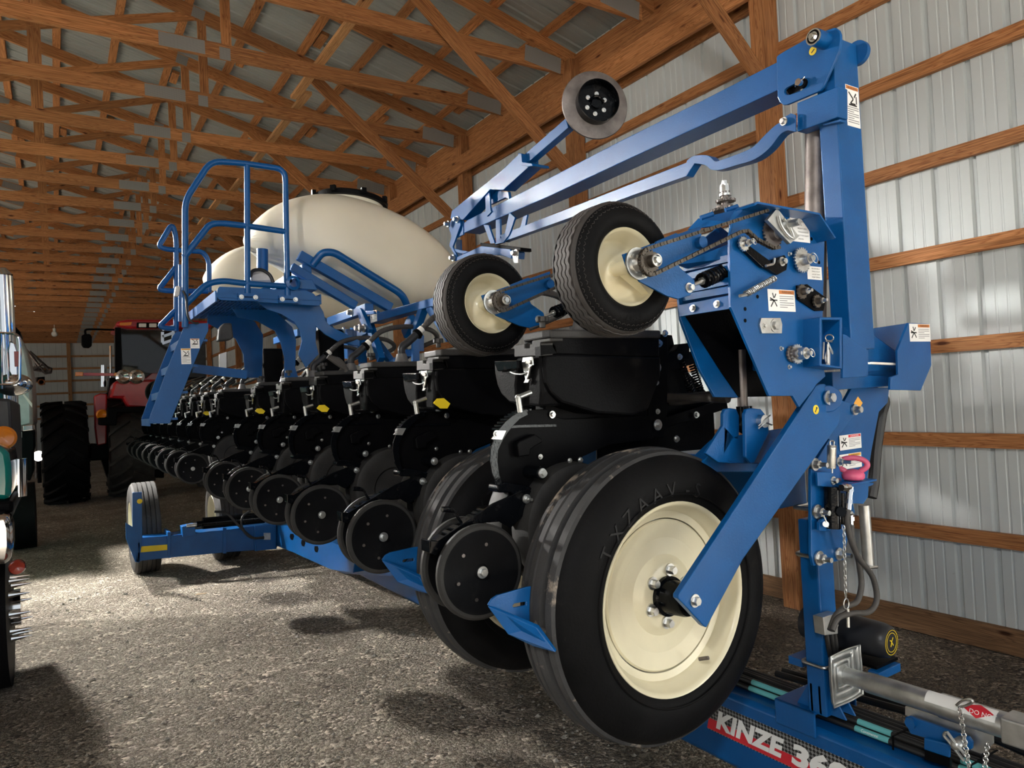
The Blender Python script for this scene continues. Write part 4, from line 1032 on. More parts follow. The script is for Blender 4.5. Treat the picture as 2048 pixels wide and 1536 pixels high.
# bracket with the weight on it
T = MB().py(gq([(650, 600), (860, 600), (905, 605), (890, 625), (850, 640), (845, 740), (800, 805), (690, 800), (690, 640)]), 1.42, .008)
z = pt(gq, 760, 600, Y=1.42).z; xa = pt(gq, 660, 600, Y=1.42).x; xb = pt(gq, 905, 600, Y=1.42).x
T.box(xa, xb, 1.41, 1.50, z - .004, z + .003); T.build('shelf_bracket', 'blue', planter, smooth=0, bevel=.001)
kc = V((xa + xb) / 2 + .004, 1.452, z + .0055)
T = MB().lathe([(0, .001), (0, .030), (.006, .036), (.018, .037), (.026, .032), (.034, .020), (.038, .001)], kc, (0, 0, 1), 40)
pth = [kc + V(0, 0, .052) + V(math.sin(t) * .046 * .53, -math.sin(t) * .046 * .85, -math.cos(t) * .024) for t in [R(42) + R(276) * i / 28 for i in range(29)]]
pth = [kc + V(.010, -.014, .024)] + pth + [kc + V(-.010, .014, .024)]
T.tube(pth, .0095, 12)
kb = T.build('kettlebell', 'pink', None, smooth=50, loc=kc)
tag(kb, 'small pink ring-handled kettlebell standing on a blue steel bracket', 'weight')
# hydraulic fittings and two hoses
T = MB()
def fit_(pts, Y, r):
    p_ = [pt(gq, x, y, Y=Y) for x, y in pts]
    for i in range(len(p_) - 1):
        T.cyl(p_[i], p_[i + 1], r, n=12)
        T.cyl(p_[i].lerp(p_[i + 1], .3), p_[i].lerp(p_[i + 1], .6), r * 1.3, n=6)
fit_([(590, 650), (665, 645)], 1.40, .011); fit_([(672, 640), (665, 720), (650, 860)], 1.40, .011)
fit_([(610, 900), (680, 895)], 1.42, .010); fit_([(682, 895), (685, 1010)], 1.42, .009)
T.build('hose_fitting', 'chrome', planter, smooth=30)
for j, path in enumerate(([(650, 860), (645, 1000), (690, 1180), (760, 1330), (840, 1430), (900, 1536), (930, 1700), (900, 1800), (830, 1850), (700, 1855), (560, 1900), (500, 2020)],
                         [(685, 1010), (690, 1150), (740, 1300), (770, 1450), (780, 1600), (740, 1740), (640, 1790), (540, 1870), (480, 2020)])):
    T = MB().tube(smooth_path([pt(gq, x, y, Y=1.40 + .012 * j) for x, y in path]), .0095, 12); T.build('hydraulic_hose', 'hose', planter)
# chain with ring and pin
T = MB(); a0 = pt(gq, 612, 1020, Y=1.40); a1 = pt(gq, 632, 1700, Y=1.40); n = 20
for i in range(n):
    p_ = a0.lerp(a1, (i + .5) / n); d = (a1 - a0).normalized(); s_ = V(1, 0, 0) if i % 2 else V(0, 1, 0)
    T.tube([p_ + d * .0095 * math.cos(t) + s_ * .0042 * math.sin(t) for t in [2 * PI * k / 12 for k in range(13)]], .0013, 5, caps=False)
T.build('safety_chain', 'zinc', planter)
T = MB(); cc = pt(gq, 635, 1765, Y=1.40); T.tube([cc + V(math.cos(t) * .014, 0, math.sin(t) * .017) for t in [2 * PI * k / 22 for k in range(23)]], .0022, 6)
T.cyl(pt(gq, 650, 1810, Y=1.40), pt(gq, 655, 1990, Y=1.40), .005, n=10); T.build('ring_pin', 'zinc', planter)
# drop pipe behind
T = MB().cyl(P(1728, 1010, Y=1.62), P(1737, 1130, Y=1.62), .021, n=20); T.build('drop_pipe', 'galvanized', planter)
T = MB().cyl(P(1724, 1136, Y=1.60), P(1754, 1134, Y=1.60), .006, n=10).cyl(P(1737, 1125, Y=1.62), P(1739, 1142, Y=1.62), .012, n=12); T.build('pipe_pin', 'zinc', planter)
# hose clamp box on the post
T = MB().py([(1646, 1235), (1676, 1226), (1676, 1268), (1650, 1271)], pc.y - .045, .04); T.build('hose_clamp', 'galvanized', planter, smooth=0, bevel=.002)
MB().bolt(P(1664, 1248, Y=pc.y - .045), (0, -1, 0), .007, .014).build('bolt', 'zinc', planter, smooth=30)
for dx in (0, 9, 16):
    T = MB().tube(smooth_path([P(1653 + dx, 1265, Y=pc.y - .025), P(1656 + dx, 1290, Y=pc.y - .02), P(1664 + dx * .5, 1330, Y=pc.y + .01), P(1670, 1360, Y=pc.y + .06)]), .008, 10); T.build('hydraulic_hose', 'hose_black', planter)

# ---------------------------------------------------------------- tongue
TX0, TX1, TZ0, TZ1 = 2.25, 2.50, .20, .50
T = MB().box(TX0, TX1, -1.2, 7.55, TZ0, TZ1); ton = T.build('tongue', 'blue', planter, smooth=30, bevel=.022)
# saddle of the rest post
sy0 = P(1630, 1450, X=TX0 - .012).y; sy1 = P(1549, 1410, X=TX0 - .012).y
T = MB().box(TX0 - .014, TX0 - .002, sy0, sy1, .468, .562)
T.box(TX0 - .014, TX1 + .0, sy0, sy1, .550, .562); T.box(TX1 - .012, TX1, sy0, sy1, .501, .562)
T.build('post_saddle', 'blue', planter, smooth=0, bevel=.006)
T = MB()
for yy in (pc.y + .02, ybk - .02):
    T.extr([V(TX0 + .004, yy, .562), V(TX0 - .0, yy, .562), V(TX0 - .0, yy, .66)], (0, .008, 0))
for xx in (TX0 + .02, pw - .02): T.extr([V(xx, pc.y, .562), V(xx, pc.y - .06, .562), V(xx, pc.y, .66)], (.007, 0, 0))
for xx in (TX0 + .02, pw - .02): T.extr([V(xx, ybk, .562), V(xx, ybk + .06, .562), V(xx, ybk, .66)], (.007, 0, 0))
T.build('post_gusset', 'blue', planter, smooth=0)
# decal with the maker's name and model number
dz0, dz1 = .315, .437; dy0 = 2.12; dy1 = .9
dk = MB().extr([V(TX0 - .0008, dy0, dz0), V(TX0 - .0008, dy1, dz0), V(TX0 - .0008, dy1, dz1), V(TX0 - .0008, dy0 - .03, dz1)], (-.0004, 0, 0)).build('model_decal', 'carbon_print', ton, smooth=0)
MB().extr([V(TX0 - .0015, dy0, dz0 + .004), V(TX0 - .0015, dy1, dz0 + .004), V(TX0 - .0015, dy1, dz0 + .050), V(TX0 - .0015, dy0 - .012, dz0 + .050)], (-.0003, 0, 0)).build('decal_stripe', 'red_label', dk, smooth=0)
ya = P(1433, 1455, X=TX0).y; yb = P(1567, 1516, X=TX0).y; yc = P(1584, 1524, X=TX0).y; yd = P(1660, 1560, X=TX0).y
text('lettering', 'KINZE', 'paper_white', dk, V(TX0 - .003, ya, dz0 + .020), (0, -1, 0), (0, 0, 1), .078, shear=.25, spacing=1.04, extrude_bold=.05, fit=(ya - yb) * 1.03)
text('lettering', '3600', 'paper_white', dk, V(TX0 - .003, yc, dz0 + .018), (0, -1, 0), (0, 0, 1), .086, shear=.12, spacing=1.0, extrude_bold=.05, fit=(yc - yd) * 2.0)
# hoses along the tongue, with teal print
lay = [(2.33, .512), (2.352, .512), (2.374, .512), (2.396, .512), (2.418, .512), (2.44, .512), (2.462, .512), (2.345, .531), (2.367, .531), (2.389, .531), (2.411, .531), (2.433, .531)]
for j, (x, z) in enumerate(lay):
    ph = j * 1.7
    T = MB().tube(smooth_path([V(x + .006 * math.sin(ph + yy * 2.1), yy, z + .004 * abs(math.sin(ph + yy))) for yy in [-.9 + .35 * k for k in range(17)]], 3), .0108, 10)
    h = T.build('tongue_hose', 'hose_black', planter)
    if j in (0, 2, 7):
        T = MB()
        for yy, ln in ((1.95, .30), (1.50, .12), (1.16, .16), (.90, .14)):
            if j == 2 and yy < 1.2: continue
            pth = [V(x + .006 * math.sin(ph + y_ * 2.1), y_, z + .004 * abs(math.sin(ph + y_)) + .0006) for y_ in [yy - ln * k / 4 for k in range(5)]]
            T.tube(pth, .0110, 14)
        T.build('hose_band', 'teal_print', h)
text('lettering', 'Continental', 'paper_white', ton, V(2.322, 1.47, .5165), (0, -1, 0), (.5, 0, 1), .009, .012)
text('lettering', 'ECP3-08', 'paper_white', ton, V(2.322, 1.10, .517), (0, -1, 0), (.5, 0, 1), .009, .013)
text('lettering', '2250 PSI', 'paper_white', ton, V(2.322, .88, .517), (0, -1, 0), (.5, 0, 1), .009, .013)
T = MB()
for yy in (1.36, 1.12, 2.3): T.bar(V(2.32, yy, .545), V(2.47, yy - .01, .548), .006, .002); T.bar(V(2.32, yy, .545), V(2.315, yy, .50), .006, .002, (1, 0, 0))
T.build('cable_tie', 'black', planter, smooth=0)
T = MB()
for dx in (0, .045):
    T.tube(smooth_path([V(2.56 + dx, 2.0, .50), V(2.55 + dx, 1.5, .53), V(2.57 + dx, 1.25, .54), V(2.54 + dx, .95, .53), V(2.60, .6, .50)]), .014, 10)
T.build('side_hose', 'hose_black', planter)
# beam under the jack and hose retainer
a_ = [pt(gj, x, y, X=2.285) for x, y in ((960, 890), (1000, 880), (1540, 1070), (1575, 1120), (1570, 1180), (1530, 1190), (1010, 1040), (965, 950))]
T = MB().extr(a_, (.012, 0, 0)); T.build('jack_mount', 'blue', planter, smooth=0, bevel=.002)
q = pt(gj, 1020, 940, X=2.283); MB().cyl(q, q + V(-.012, 0, 0), .016, n=24).build('mount_pin', 'blue', planter)
a_ = [pt(gj, x, y, X=2.27) for x, y in ((1130, 1075), (1370, 1140), (1368, 1265), (1130, 1185))]
T = MB().extr(a_, (.010, 0, 0)); T.build('hose_retainer', 'blue', planter, smooth=0, bevel=.004)
a_ = [pt(gj, x, y, X=2.268) for x, y in ((1140, 1190), (1370, 1268), (1370, 1350), (1140, 1275))]
T = MB().extr(a_, (.012, 0, 0)); T.build('retainer_pad', 'black', planter, smooth=0)

# jack lying along the tongue
jx = 2.30
fc = pt(gj, 410, 510, X=jx)
a_ = pt(gj, 400, 500, X=jx); b_ = pt(gj, 1960, 990, X=jx + .0)
ax = (b_ - a_).normalized(); fr = V(ax.y, -ax.x, 0).normalized(); fu = V(0, 0, 1); fu = (fu - ax * fu.dot(ax)).normalized()
m_ = MB()
fp = [(-.085, -.085), (.085, -.085), (.085, .085), (-.085, .085)]
rings = []
for d, s_ in ((.018, 1.06), (.012, 1.0), (0.0, .90), (-.001, .60), (-.001, .40)):
    pts = []
    for i in range(40):
        t = 2 * PI * i / 40; cs, sn = math.cos(t), math.sin(t); k = 1 / max(abs(cs), abs(sn)); k = k * .86 + .14
        pts.append(a_ - ax * .0 + ax * (d - .005) + (fr * cs + fu * sn) * (.088 * k * s_))
    rings.append(pts)
for i in range(4):
    m_.add(rings[i] + rings[i + 1], [(j, (j + 1) % 40, 40 + (j + 1) % 40, 40 + j) for j in range(40)])
m_.add(rings[-1], [tuple(range(40))])
ft = m_.build('jack_foot', 'galvanized', planter, smooth=50)
md = ft.modifiers.new('thick', 'SOLIDIFY'); md.thickness = .004
T = MB().cyl(a_, a_ + ax * .09, .028, .030, n=28); T.cyl(a_ + ax * .09, b_, .034, n=32); T.cyl(b_ - ax * .20, b_, .038, n=32)
T.lathe([(0, .034), (.010, .030)], a_, ax, 28)
jk = T.build('jack_tube', 'galvanized', planter, smooth=40)
q = b_ - ax * .02; T = MB().bar(q, q + ax * .10, .085, .075); T.build('jack_head', 'galvanized', planter, smooth=0, bevel=.006)
a2 = [pt(gj, x, y, X=jx + .01) for x, y in ((960, 790), (1240, 880), (1765, 1030), (1765, 1130), (1660, 1225), (1560, 1190), (1540, 1070), (960, 870))]
T = MB().extr(a2, (.008, 0, 0)); T.build('jack_bracket', 'galvanized', planter, smooth=0, bevel=.001)
# sticker wrapped on the jack
T = MB(); T2 = MB(); base_ = b_ - ax * .135
def wrap(mb, s0, s1, t0, t1, r_, n=10, tri=False):
    vs = []
    for i in range(n + 1):
        t = t0 + (t1 - t0) * i / n; w2 = (fr * math.cos(t) + fu * math.sin(t)) * r_
        sa, sb = s0, s1
        if tri: k = abs(2 * i / n - 1); sa = s0 + (s1 - s0) * .5 * k; sb = s1 - (s1 - s0) * .5 * k
        vs += [base_ + ax * sa + w2, base_ + ax * sb + w2]
    mb.add(vs, [(2 * i, 2 * i + 1, 2 * i + 3, 2 * i + 2) for i in range(n)])
wrap(T, -.10, .10, R(20), R(85), .0385); T.build('jack_label', 'paper_white', jk, smooth=60)
wrap(T2, .005, .095, R(15), R(88), .0388, 12, True); T2.build('jack_label_mark', 'red_label', jk, smooth=60)
text('lettering', 'DO NOT', 'paper_white', jk, base_ + ax * .030 + (fr * .86 + fu * .50) * .0392, ax, (fu * .86 - fr * .50), .013)
# pins and chains
q = pt(gj, 1430, 1140, X=2.25); T = MB().cyl(q + V(.05, 0, 0), q, .016, n=20).ball(q, .018).tube([pt(gj, 1330, 1030, X=2.24), pt(gj, 1345, 1025, X=2.24), pt(gj, 1400, 1100, X=2.24), pt(gj, 1540, 1270, X=2.24)], .005, 8)
T.tube(smooth_path([pt(gj, 1330, 1030, X=2.24), pt(gj, 1320, 1060, X=2.24), pt(gj, 1370, 1120, X=2.24), pt(gj, 1500, 1290, X=2.24)]), .005, 8); T.build('clip_pin', 'galvanized', planter)
def link_chain(a0, a1, n, name='jack_chain'):
    T = MB()
    for i in range(n):
        p_ = a0.lerp(a1, (i + .5) / n); d = (a1 - a0) / n * .66; s_ = V(0, 1, 0) if i % 2 else V(1, 0, 0)
        T.tube([p_ + d * math.cos(t) + s_ * .0065 * math.sin(t) for t in [2 * PI * k / 12 for k in range(13)]], .002, 5, caps=False)
    T.build(name, 'zinc', planter)
link_chain(pt(gj, 1460, 800, X=2.25), pt(gj, 1490, 1000, X=2.235), 7); link_chain(pt(gj, 1490, 1000, X=2.235), pt(gj, 1545, 1350, X=2.22), 11)
link_chain(pt(gj, 1715, 1120, X=2.29), pt(gj, 1690, 1350, X=2.28), 8)
T = MB().tube(smooth_path([pt(gj, x, y, X=jx - .04) for x, y in ((1430, 780), (1480, 740), (1550, 725), (1580, 750), (1520, 780), (1450, 800))]), .004, 6); T.build('wire_loop', 'zinc', planter)
# manual canister on the far side of the tongue
cb = P(1783, 1285, Y=1.44); ax2 = V(.05, -1, 0).normalized()
ca = cb - ax2 * .33
T = MB().lathe([(0, .001), (0, .062), (.12, .066), (.14, .071), (.16, .069), (.24, .065), (.30, .062), (.322, .056), (.33, .047), (.33, .001)], ca, ax2, 40)
can = T.build('manual_canister', 'elbow_grey', planter, smooth=40)
T = MB()
for rr in (.044, .034): T.lathe([(.3305, rr), (.3312, rr), (.3312, rr - .0018), (.3305, rr - .0018)], ca, ax2, 40, closed=True)
_, u_, v_ = basis(ax2); cc = ca + ax2 * .3312
for a, b2, c2, d2 in ((-.008, -.014, 0, .004), (0, .004, .010, .016), (0, .004, -.012, .010), (0, .0, .010, -.012)):
    T.bar(cc + u_ * a + v_ * b2, cc + u_ * c2 + v_ * d2, .004, .0008, ax2)
T.build('canister_emblem', 'yellow', can, smooth=0)
T = MB().box(cb.x - .07, cb.x + .07, cb.y + .02, cb.y + .30, cb.z - .085, cb.z - .075); T.build('canister_shelf', 'black', planter, smooth=0)
T = MB().box(cb.x - .09, cb.x + .05, cb.y + .0, cb.y + .04, cb.z - .115, cb.z - .086); T.box(2.3, cb.x + .02, cb.y + .24, cb.y + .30, cb.z - .115, cb.z - .086); T.build('shelf_arm', 'blue', planter, smooth=0, bevel=.002)
# ================================================================== row units
YU = 1.95; PITCH = .762
gU = rel(960, 620, .234375); gk = rel(840, 880, .17578)
def U(x, y, Y): q = gU([(x, y)])[0]; return P(q[0], q[1], Y=Y)
def UX(x, y, X): q = gU([(x, y)])[0]; return P(q[0], q[1], X=X)
def K(x, y, Y): q = gk([(x, y)])[0]; return P(q[0], q[1], Y=Y)
def mesh_plate(pts, vec, mat, name, parent, bevel=.002, smooth=0):
    return MB().extr(pts, vec).build(name, mat, parent, smooth=smooth, bevel=bevel)
def closing_wheel(c, r, parent, yaw):
    ax = V(math.sin(yaw), math.cos(yaw), 0)
    m_ = MB().lathe([(-.004, .001), (-.004, .020), (.001, .024), (.001, .050), (.000, r * .80), (-.004, r * .88), (-.003, r * .95), (.004, r), (.016, r * 1.0), (.024, r * .95), (.026, r * .86), (.022, r * .80), (.022, .001)], c, ax, 56)
    m_.mi = [1 if (max((Vector(m_.v[i]) - c).length for i in f) > r * .94 and min((Vector(m_.v[i]) - c).length for i in f) > r * .86) else 0 for f in m_.f]
    w_ = m_.build('closing_wheel', ['disc', 'rubber_grey'], parent, smooth=35, loc=c)
    return w_
def make_unit():
    # shank and side frame
    Yn = 1.83
    fr = MB()
    fr.extr([U(x, y, 1.93) for x, y in ((395, 850), (580, 845), (600, 900), (720, 930), (1460, 900), (1480, 1100), (1100, 1150), (880, 1250), (620, 1480), (420, 1530), (150, 1500), (120, 1400), (100, 1290), (100, 1190), (140, 1100), (200, 1000), (290, 910))], (0, .012, 0))
    fr.extr([U(x, y, 2.00) for x, y in ((395, 850), (580, 845), (600, 900), (720, 930), (1460, 900), (1480, 1100), (1100, 1150), (880, 1250), (620, 1480), (420, 1530), (150, 1500), (120, 1400), (100, 1290), (100, 1190), (140, 1100), (200, 1000), (290, 910))], (0, .012, 0))
    fr.extr([U(x, y, 1.94) for x, y in ((1440, 200), (1600, 210), (1610, 480), (1590, 1010), (1560, 1080), (1450, 1080), (1440, 900))], (0, .07, 0))
    fr.extr([U(x, y, 1.945) for x, y in ((560, 800), (1470, 800), (1470, 1000), (560, 1000))], (0, .06, 0))
    fr.extr([U(x, y, 2.04) for x, y in ((1440, 200), (1640, 215), (1690, 440), (1990, 760), (2010, 1180), (1440, 1230), (1000, 1300), (1000, 1000), (1440, 1000))], (0, .008, 0))
    root = fr.build('row_unit', 'black', planter, smooth=0, bevel=.002, loc=(1.6, YU, 1.3))
    # hopper
    hp = MB().extr([U(x, y, Yn) for x, y in ((552, 385), (660, 372), (1545, 400), (1545, 560), (1440, 850), (1300, 900), (1000, 880), (700, 790), (610, 710), (560, 620), (545, 480))], (0, .17, 0)).build('hopper', 'plastic_black', root, smooth=0, bevel=.008)
    up = MB().extr([U(x, y, Yn + .012) for x, y in ((600, 200), (1530, 210), (1530, 402), (655, 375), (640, 310), (600, 262))], (0, .145, 0)).build('hopper_collar', 'plastic_black', root, smooth=0, bevel=.004)
    z1 = U(600, 165, Yn).z; z0 = U(600, 238, Yn).z; xa = U(600, 165, Yn).x; xb = U(1545, 200, Yn).x
    lid = MB().extr([V(xa, Yn, z0), V(xb, Yn, z0), V(xb, Yn + .17, z0), V(xa + .03, Yn + .17, z0), V(xa - .012, Yn + .14, z0), V(xa - .012, Yn + .03, z0)], (0, 0, z1 - z0)).build('hopper_lid', 'grey_lid', root, smooth=0, bevel=.006)
    kc = U(535, 152, Yn + .085); kn = MB().cyl(kc, kc + V(0, 0, .028), .010, n=12)
    for i in range(3): t = PI * i / 3; kn.bar(kc + V(math.cos(t) * .022, math.sin(t) * .022, .028), kc - V(math.cos(t) * .022, math.sin(t) * .022, -.028), .014, .018)
    kn.build('lid_knob', 'grey_lid', root, smooth=0, bevel=.002)
    # front block, facing the rear of the unit
    Xb = U(515, 300, Yn).x
    bl = MB().extr([UX(x, y, Xb) for x, y in ((515, 280), (600, 268), (600, 240), (445, 258), (440, 292), (425, 290), (422, 325), (380, 325), (378, 290), (292, 300), (290, 402), (515, 392))], (.05, 0, 0)).build('hopper_block', 'grey_lid', root, smooth=0, bevel=.003)
    tp = MB().extr([U(x, y, Yn) for x, y in ((515, 280), (600, 275), (655, 372), (545, 380), (517, 392))], (0, .03, 0)).build('hopper_wedge', 'plastic_black', root, smooth=0)
    Xm_ = Xb - .015
    bd = MB().extr([UX(x, y, Xb + .005) for x, y in ((310, 402), (512, 388), (522, 560), (526, 700), (515, 830), (440, 820), (320, 830), (210, 760))], (.14, 0, 0)).build('meter_body', 'plastic_black', root, smooth=0, bevel=.01)
    mh = MB().extr([UX(x, y, Xm_ - .01) for x, y in ((118, 445), (130, 435), (310, 430), (315, 515), (300, 640), (310, 800), (250, 790), (180, 720), (145, 640), (125, 540))], (.06, 0, 0)).build('meter_housing', 'plastic_black', root, smooth=0, bevel=.006)
    mt_ = MB().extr([UX(x, y, Xm_ - .022) for x, y in ((118, 445), (130, 435), (310, 430), (316, 500), (180, 520), (150, 525))], (.012, 0, 0)).build('meter_cap', 'gloss_black', root, smooth=0, bevel=.003)
    # latch
    Xl = Xb - .012
    lt = MB().extr([UX(x, y, Xl) for x, y in ((365, 405), (440, 398), (448, 470), (425, 490), (412, 560), (400, 590), (425, 592), (405, 622), (370, 622), (385, 590), (375, 540), (355, 450))], (.006, 0, 0))
    lt.cyl(UX(410, 440, Xl - .012), UX(410, 440, Xl), .008, n=12)
    lt.build('latch', 'zinc', root, smooth=0, bevel=.001)
    MB().tube(smooth_path([UX(265, 500, Xl - .006), UX(252, 520, Xl - .008), UX(290, 540, Xl - .012), UX(350, 548, Xl - .008), UX(400, 535, Xl)]), .0036, 8).build('latch_hook', 'zinc', root)
    # elbow, collar and hose (traced on the second unit and moved back)
    D = V(0, -2 * PITCH, 0); Y2 = YU + 2 * PITCH; H = lambda x, y, Y=Y2 - .02: pt(gh, x, y, Y=Y) + D
    qc = H(1387, 800); MB().lathe([(-.004, .001), (-.004, .040), (.004, .040), (.008, .036), (.045, .026), (.05, .001)], V(qc.x, qc.y, z1), (0, 0, 1), 32).build('elbow_base', 'cone_grey', root)
    el = MB().tube(smooth_path([H(1390, 750), H(1385, 680), H(1410, 625), H(1470, 580), H(1600, 462)]), .0205, 20)
    el.build('seed_elbow', 'elbow_grey', root)
    d = (H(1650, 408) - H(1470, 580)).normalized()
    cl = MB().cyl(H(1588, 478), H(1588, 478) + d * .022, .0265, n=24); cl.cyl(H(1588, 478) + d * .004, H(1588, 478) + d * .01, .030, n=24); cl.build('hose_clamp', 'black', root)
    MB().cyl(H(1620, 440), H(1620, 440) + d * .028, .0205, n=24).build('hose_collar', 'white_plastic', root)
    D2 = V(0, -3 * PITCH, 0); Y3 = YU + 3 * PITCH; G = lambda x, y, dy=0: pt(gh, x, y, Y=Y3 - .02 + dy) + D2 + V(0, dy * 0, 0)
    path = smooth_path([G(945, 575), G(1010, 510), G(1120, 425, .02), G(1300, 375, .05), G(1530, 365, .12), G(1740, 395, .2), G(1850, 460, .28), G(1860, 540, .34), G(1700, 620, .4), G(1500, 700, .45)], 14)
    rr = [.0155 + (.0018 if (i % 2) else 0) for i in range(len(path))]
    MB().tube(path, .0155, 12, radii=rr).build('seed_hose', 'hose', root)
    # depth quadrant
    outer = [(400, 845), (340, 868), (275, 905), (215, 955), (170, 1010), (150, 1035), (118, 1110), (92, 1190), (86, 1290), (105, 1400), (150, 1500)]
    inner = [(200, 1500), (165, 1400), (150, 1290), (155, 1200), (190, 1120), (235, 1050), (285, 985), (340, 930), (410, 895)]
    qd = MB().extr([U(x, y, 1.905) for x, y in outer + inner], (0, .006, 0)).extr([U(x, y, 1.975) for x, y in outer + inner], (0, .006, 0))
    for i in range(9):
        t = i / 8; a = smooth_path([U(x, y, 1.93) for x, y in outer[:5]], 6); q = a[int(t * (len(a) - 1))]
        qd.box(q.x - .004, q.x + .006, 1.911, 1.975, q.z - .006, q.z + .001)
    qd.build('depth_quadrant', 'gloss_black', root, smooth=0, bevel=.001)
    st = U(345, 872, 1.875); st2 = U(326, 745, 1.875); st3 = U(432, 705, 1.875)
    MB().cyl(st, st2, .0095, n=16).tube([st2 + V(-.006, 0, -.002), st3], .0085, 16).ball(st2, .0100).build('depth_handle', 'galvanized', root)
    sp = MB().extr([U(x, y, 1.902) for x, y in ((152, 1028), (218, 1030), (182, 1106), (92, 1100))], (0, -.004, 0)).bolt(U(140, 1058, 1.896), (0, -1, 0), .008, .006).build('stop_clip', 'galvanized', root, smooth=30)
    MB().bar(U(240, 1000, 1.925), U(330, 992, 1.925), .006, .008).bar(U(330, 992, 1.925), U(650, 985, 1.925), .006, .008).bar(U(240, 1000, 1.925), U(165, 1140, 1.925), .006, .008).build('frame_rib', 'gloss_black', root, smooth=0)
    MB().extr([U(x, y, 1.90) for x, y in ((318, 1150), (335, 1120), (470, 1060), (530, 1100), (535, 1130), (470, 1165), (435, 1190), (430, 1240), (335, 1255))], (0, .03, 0)).build('sensor_box', 'black', root, smooth=0, bevel=.004)
    b0 = U(528, 1392, 1.85); MB().cyl(b0, b0 + V(0, .085, 0), .0205, n=28).lathe([(0, .0205), (-.002, .019), (-.002, .001)], b0, (0, 1, 0), 28).build('pivot_bushing', 'gloss_black', root)
    MB().cyl(b0 + V(0, -.002, 0), b0 + V(0, -.005, 0), .0155, n=24).bolt(b0 + V(0, -.004, 0), (0, -1, 0), .010, .010).build('bolt', 'galvanized', root, smooth=30)
    bb = MB()
    for x, y, r, Yb in ((615, 892, .0085, 1.925), (515, 1252, .006, 1.925), (765, 1285, .006, 1.90), (855, 1280, .007, 1.90), (1505, 620, .007, 1.93), (1515, 866, .007, 1.93), (1575, 200, .009, 1.93), (1525, 285, .010, 1.93), (1702, 400, .008, 1.9), (1843, 895, .009, 1.93), (1675, 1100, .009, 1.93)):
        bb.bolt(U(x, y, Yb), (0, -1, 0), r, r * .9)
    for x, y in ((1507, 490), (1515, 980)): q = U(x, y, 1.925); bb.cyl(q, q + V(0, -.003, 0), .0205, n=28); bb.bolt(q + V(0, -.003, 0), (0, -1, 0), .010, .009)
    bb.build('bolt', 'zinc', root, smooth=30)
    # parallel arms, down force springs
    pa = MB()
    for yo in (1.955, 2.02):
        pa.bar(U(1500, 490, yo), U(2100, 330, yo), .012, .05); pa.bar(U(1510, 980, yo), U(2100, 800, yo), .012, .04)
    pa.build('parallel_arm', 'black', root, smooth=0, bevel=.002)
    for xo in (0, 85):
        MB().spring(U(1715 + xo, 440, 1.95 + xo * .0003), U(1810 + xo, 725, 1.95 + xo * .0003), .012, .0035, 14, 6, 12).build('down_spring', 'gloss_black', root)
    MB().extr([U(x, y, 1.94) for x, y in ((1600, 380), (1680, 350), (1700, 290), (1790, 280), (1790, 420), (1700, 420), (1580, 470))], (0, .05, 0)).build('spring_hanger', 'black', root, smooth=0, bevel=.003)
    # closing arm
    ca = MB().extr([K(x, y, 1.905) for x, y in ((205, 1150), (480, 960), (830, 725), (1000, 650), (1160, 575), (1250, 560), (1290, 620), (1290, 720), (1180, 860), (1030, 1005), (900, 930), (560, 960), (260, 1230), (185, 1310), (112, 1290), (108, 1150))], (0, .008, 0))
    ca.extr([K(x, y, 1.955) for x, y in ((205, 1150), (480, 960), (830, 725), (1000, 650), (1160, 575), (1250, 560), (1290, 620), (1290, 720), (1180, 860), (1030, 1005), (900, 930), (560, 960), (260, 1230), (185, 1310), (112, 1290), (108, 1150))], (0, .008, 0))
    for t0, t1 in ((0, .12), (.17, .23), (.28, .36), (.42, .62), (.66, .70), (.74, .78)):
        a = K(205, 1150, 1.905); b2 = K(900, 690, 1.905); ca.extr([a.lerp(b2, t0), a.lerp(b2, t1), a.lerp(b2, t1) + V(0, .05, 0), a.lerp(b2, t0) + V(0, .05, 0)], (0, 0, -.006))
    ca.extr([K(108, 1150, 1.905), K(112, 1290, 1.905), K(112, 1290, 1.905) + V(0, .058, 0), K(108, 1150, 1.905) + V(0, .058, 0)], (.006, 0, 0))
    ca.build('closing_arm', 'gloss_black', root, smooth=0, bevel=.0015)
    MB().extr([K(x, y, 1.91) for x, y in ((890, 520), (960, 480), (1180, 510), (1270, 540), (1290, 600), (1080, 640), (1040, 600), (900, 600), (880, 560))], (0, .06, 0)).build('arm_mount', 'gloss_black', root, smooth=0, bevel=.004)
    q = K(1205, 668, 1.90); MB().cyl(q, q + V(0, -.006, 0), .0145, n=24).bolt(q + V(0, -.006, 0), (0, -1, 0), .009, .010).cyl(q + V(0, -.012, 0), q + V(0, -.034, 0), .0048, n=10).build('arm_bolt', 'galvanized', root, smooth=30)
    lv = [K(250, 790, 1.93), K(330, 790, 1.93), K(395, 815, 1.93), K(430, 880, 1.93), K(475, 945, 1.93)]
    MB().tube(smooth_path(lv, 5), .006, 10, radii=[.009] * 6 + [.0085, .008, .007, .006, .005] + [.0045] * 10).build('spring_lever', 'gloss_black', root)
    c = P(963, 1144, Y=1.862)
    closing_wheel(c, .143, root, .05)
    MB().bolt(c + V(0, -.004, 0), (0, -1, 0), .0125, .012).build('hub_bolt', 'galvanized', root, smooth=30)
    rv = MB()
    for i in range(6):
        t = 2 * PI * (i + .25) / 6; rv.cyl(c + V(math.cos(t) * .082, -.0012, math.sin(t) * .082), c + V(math.cos(t) * .082, .004, math.sin(t) * .082), .0055, n=12)
    rv.build('disc_rivet', 'steel_dark', root)
    closing_wheel(c + V(.005, .125, .006), .143, root, -.05)
    # gauge wheels
    gcx = P(1160, 1052, Y=1.87)
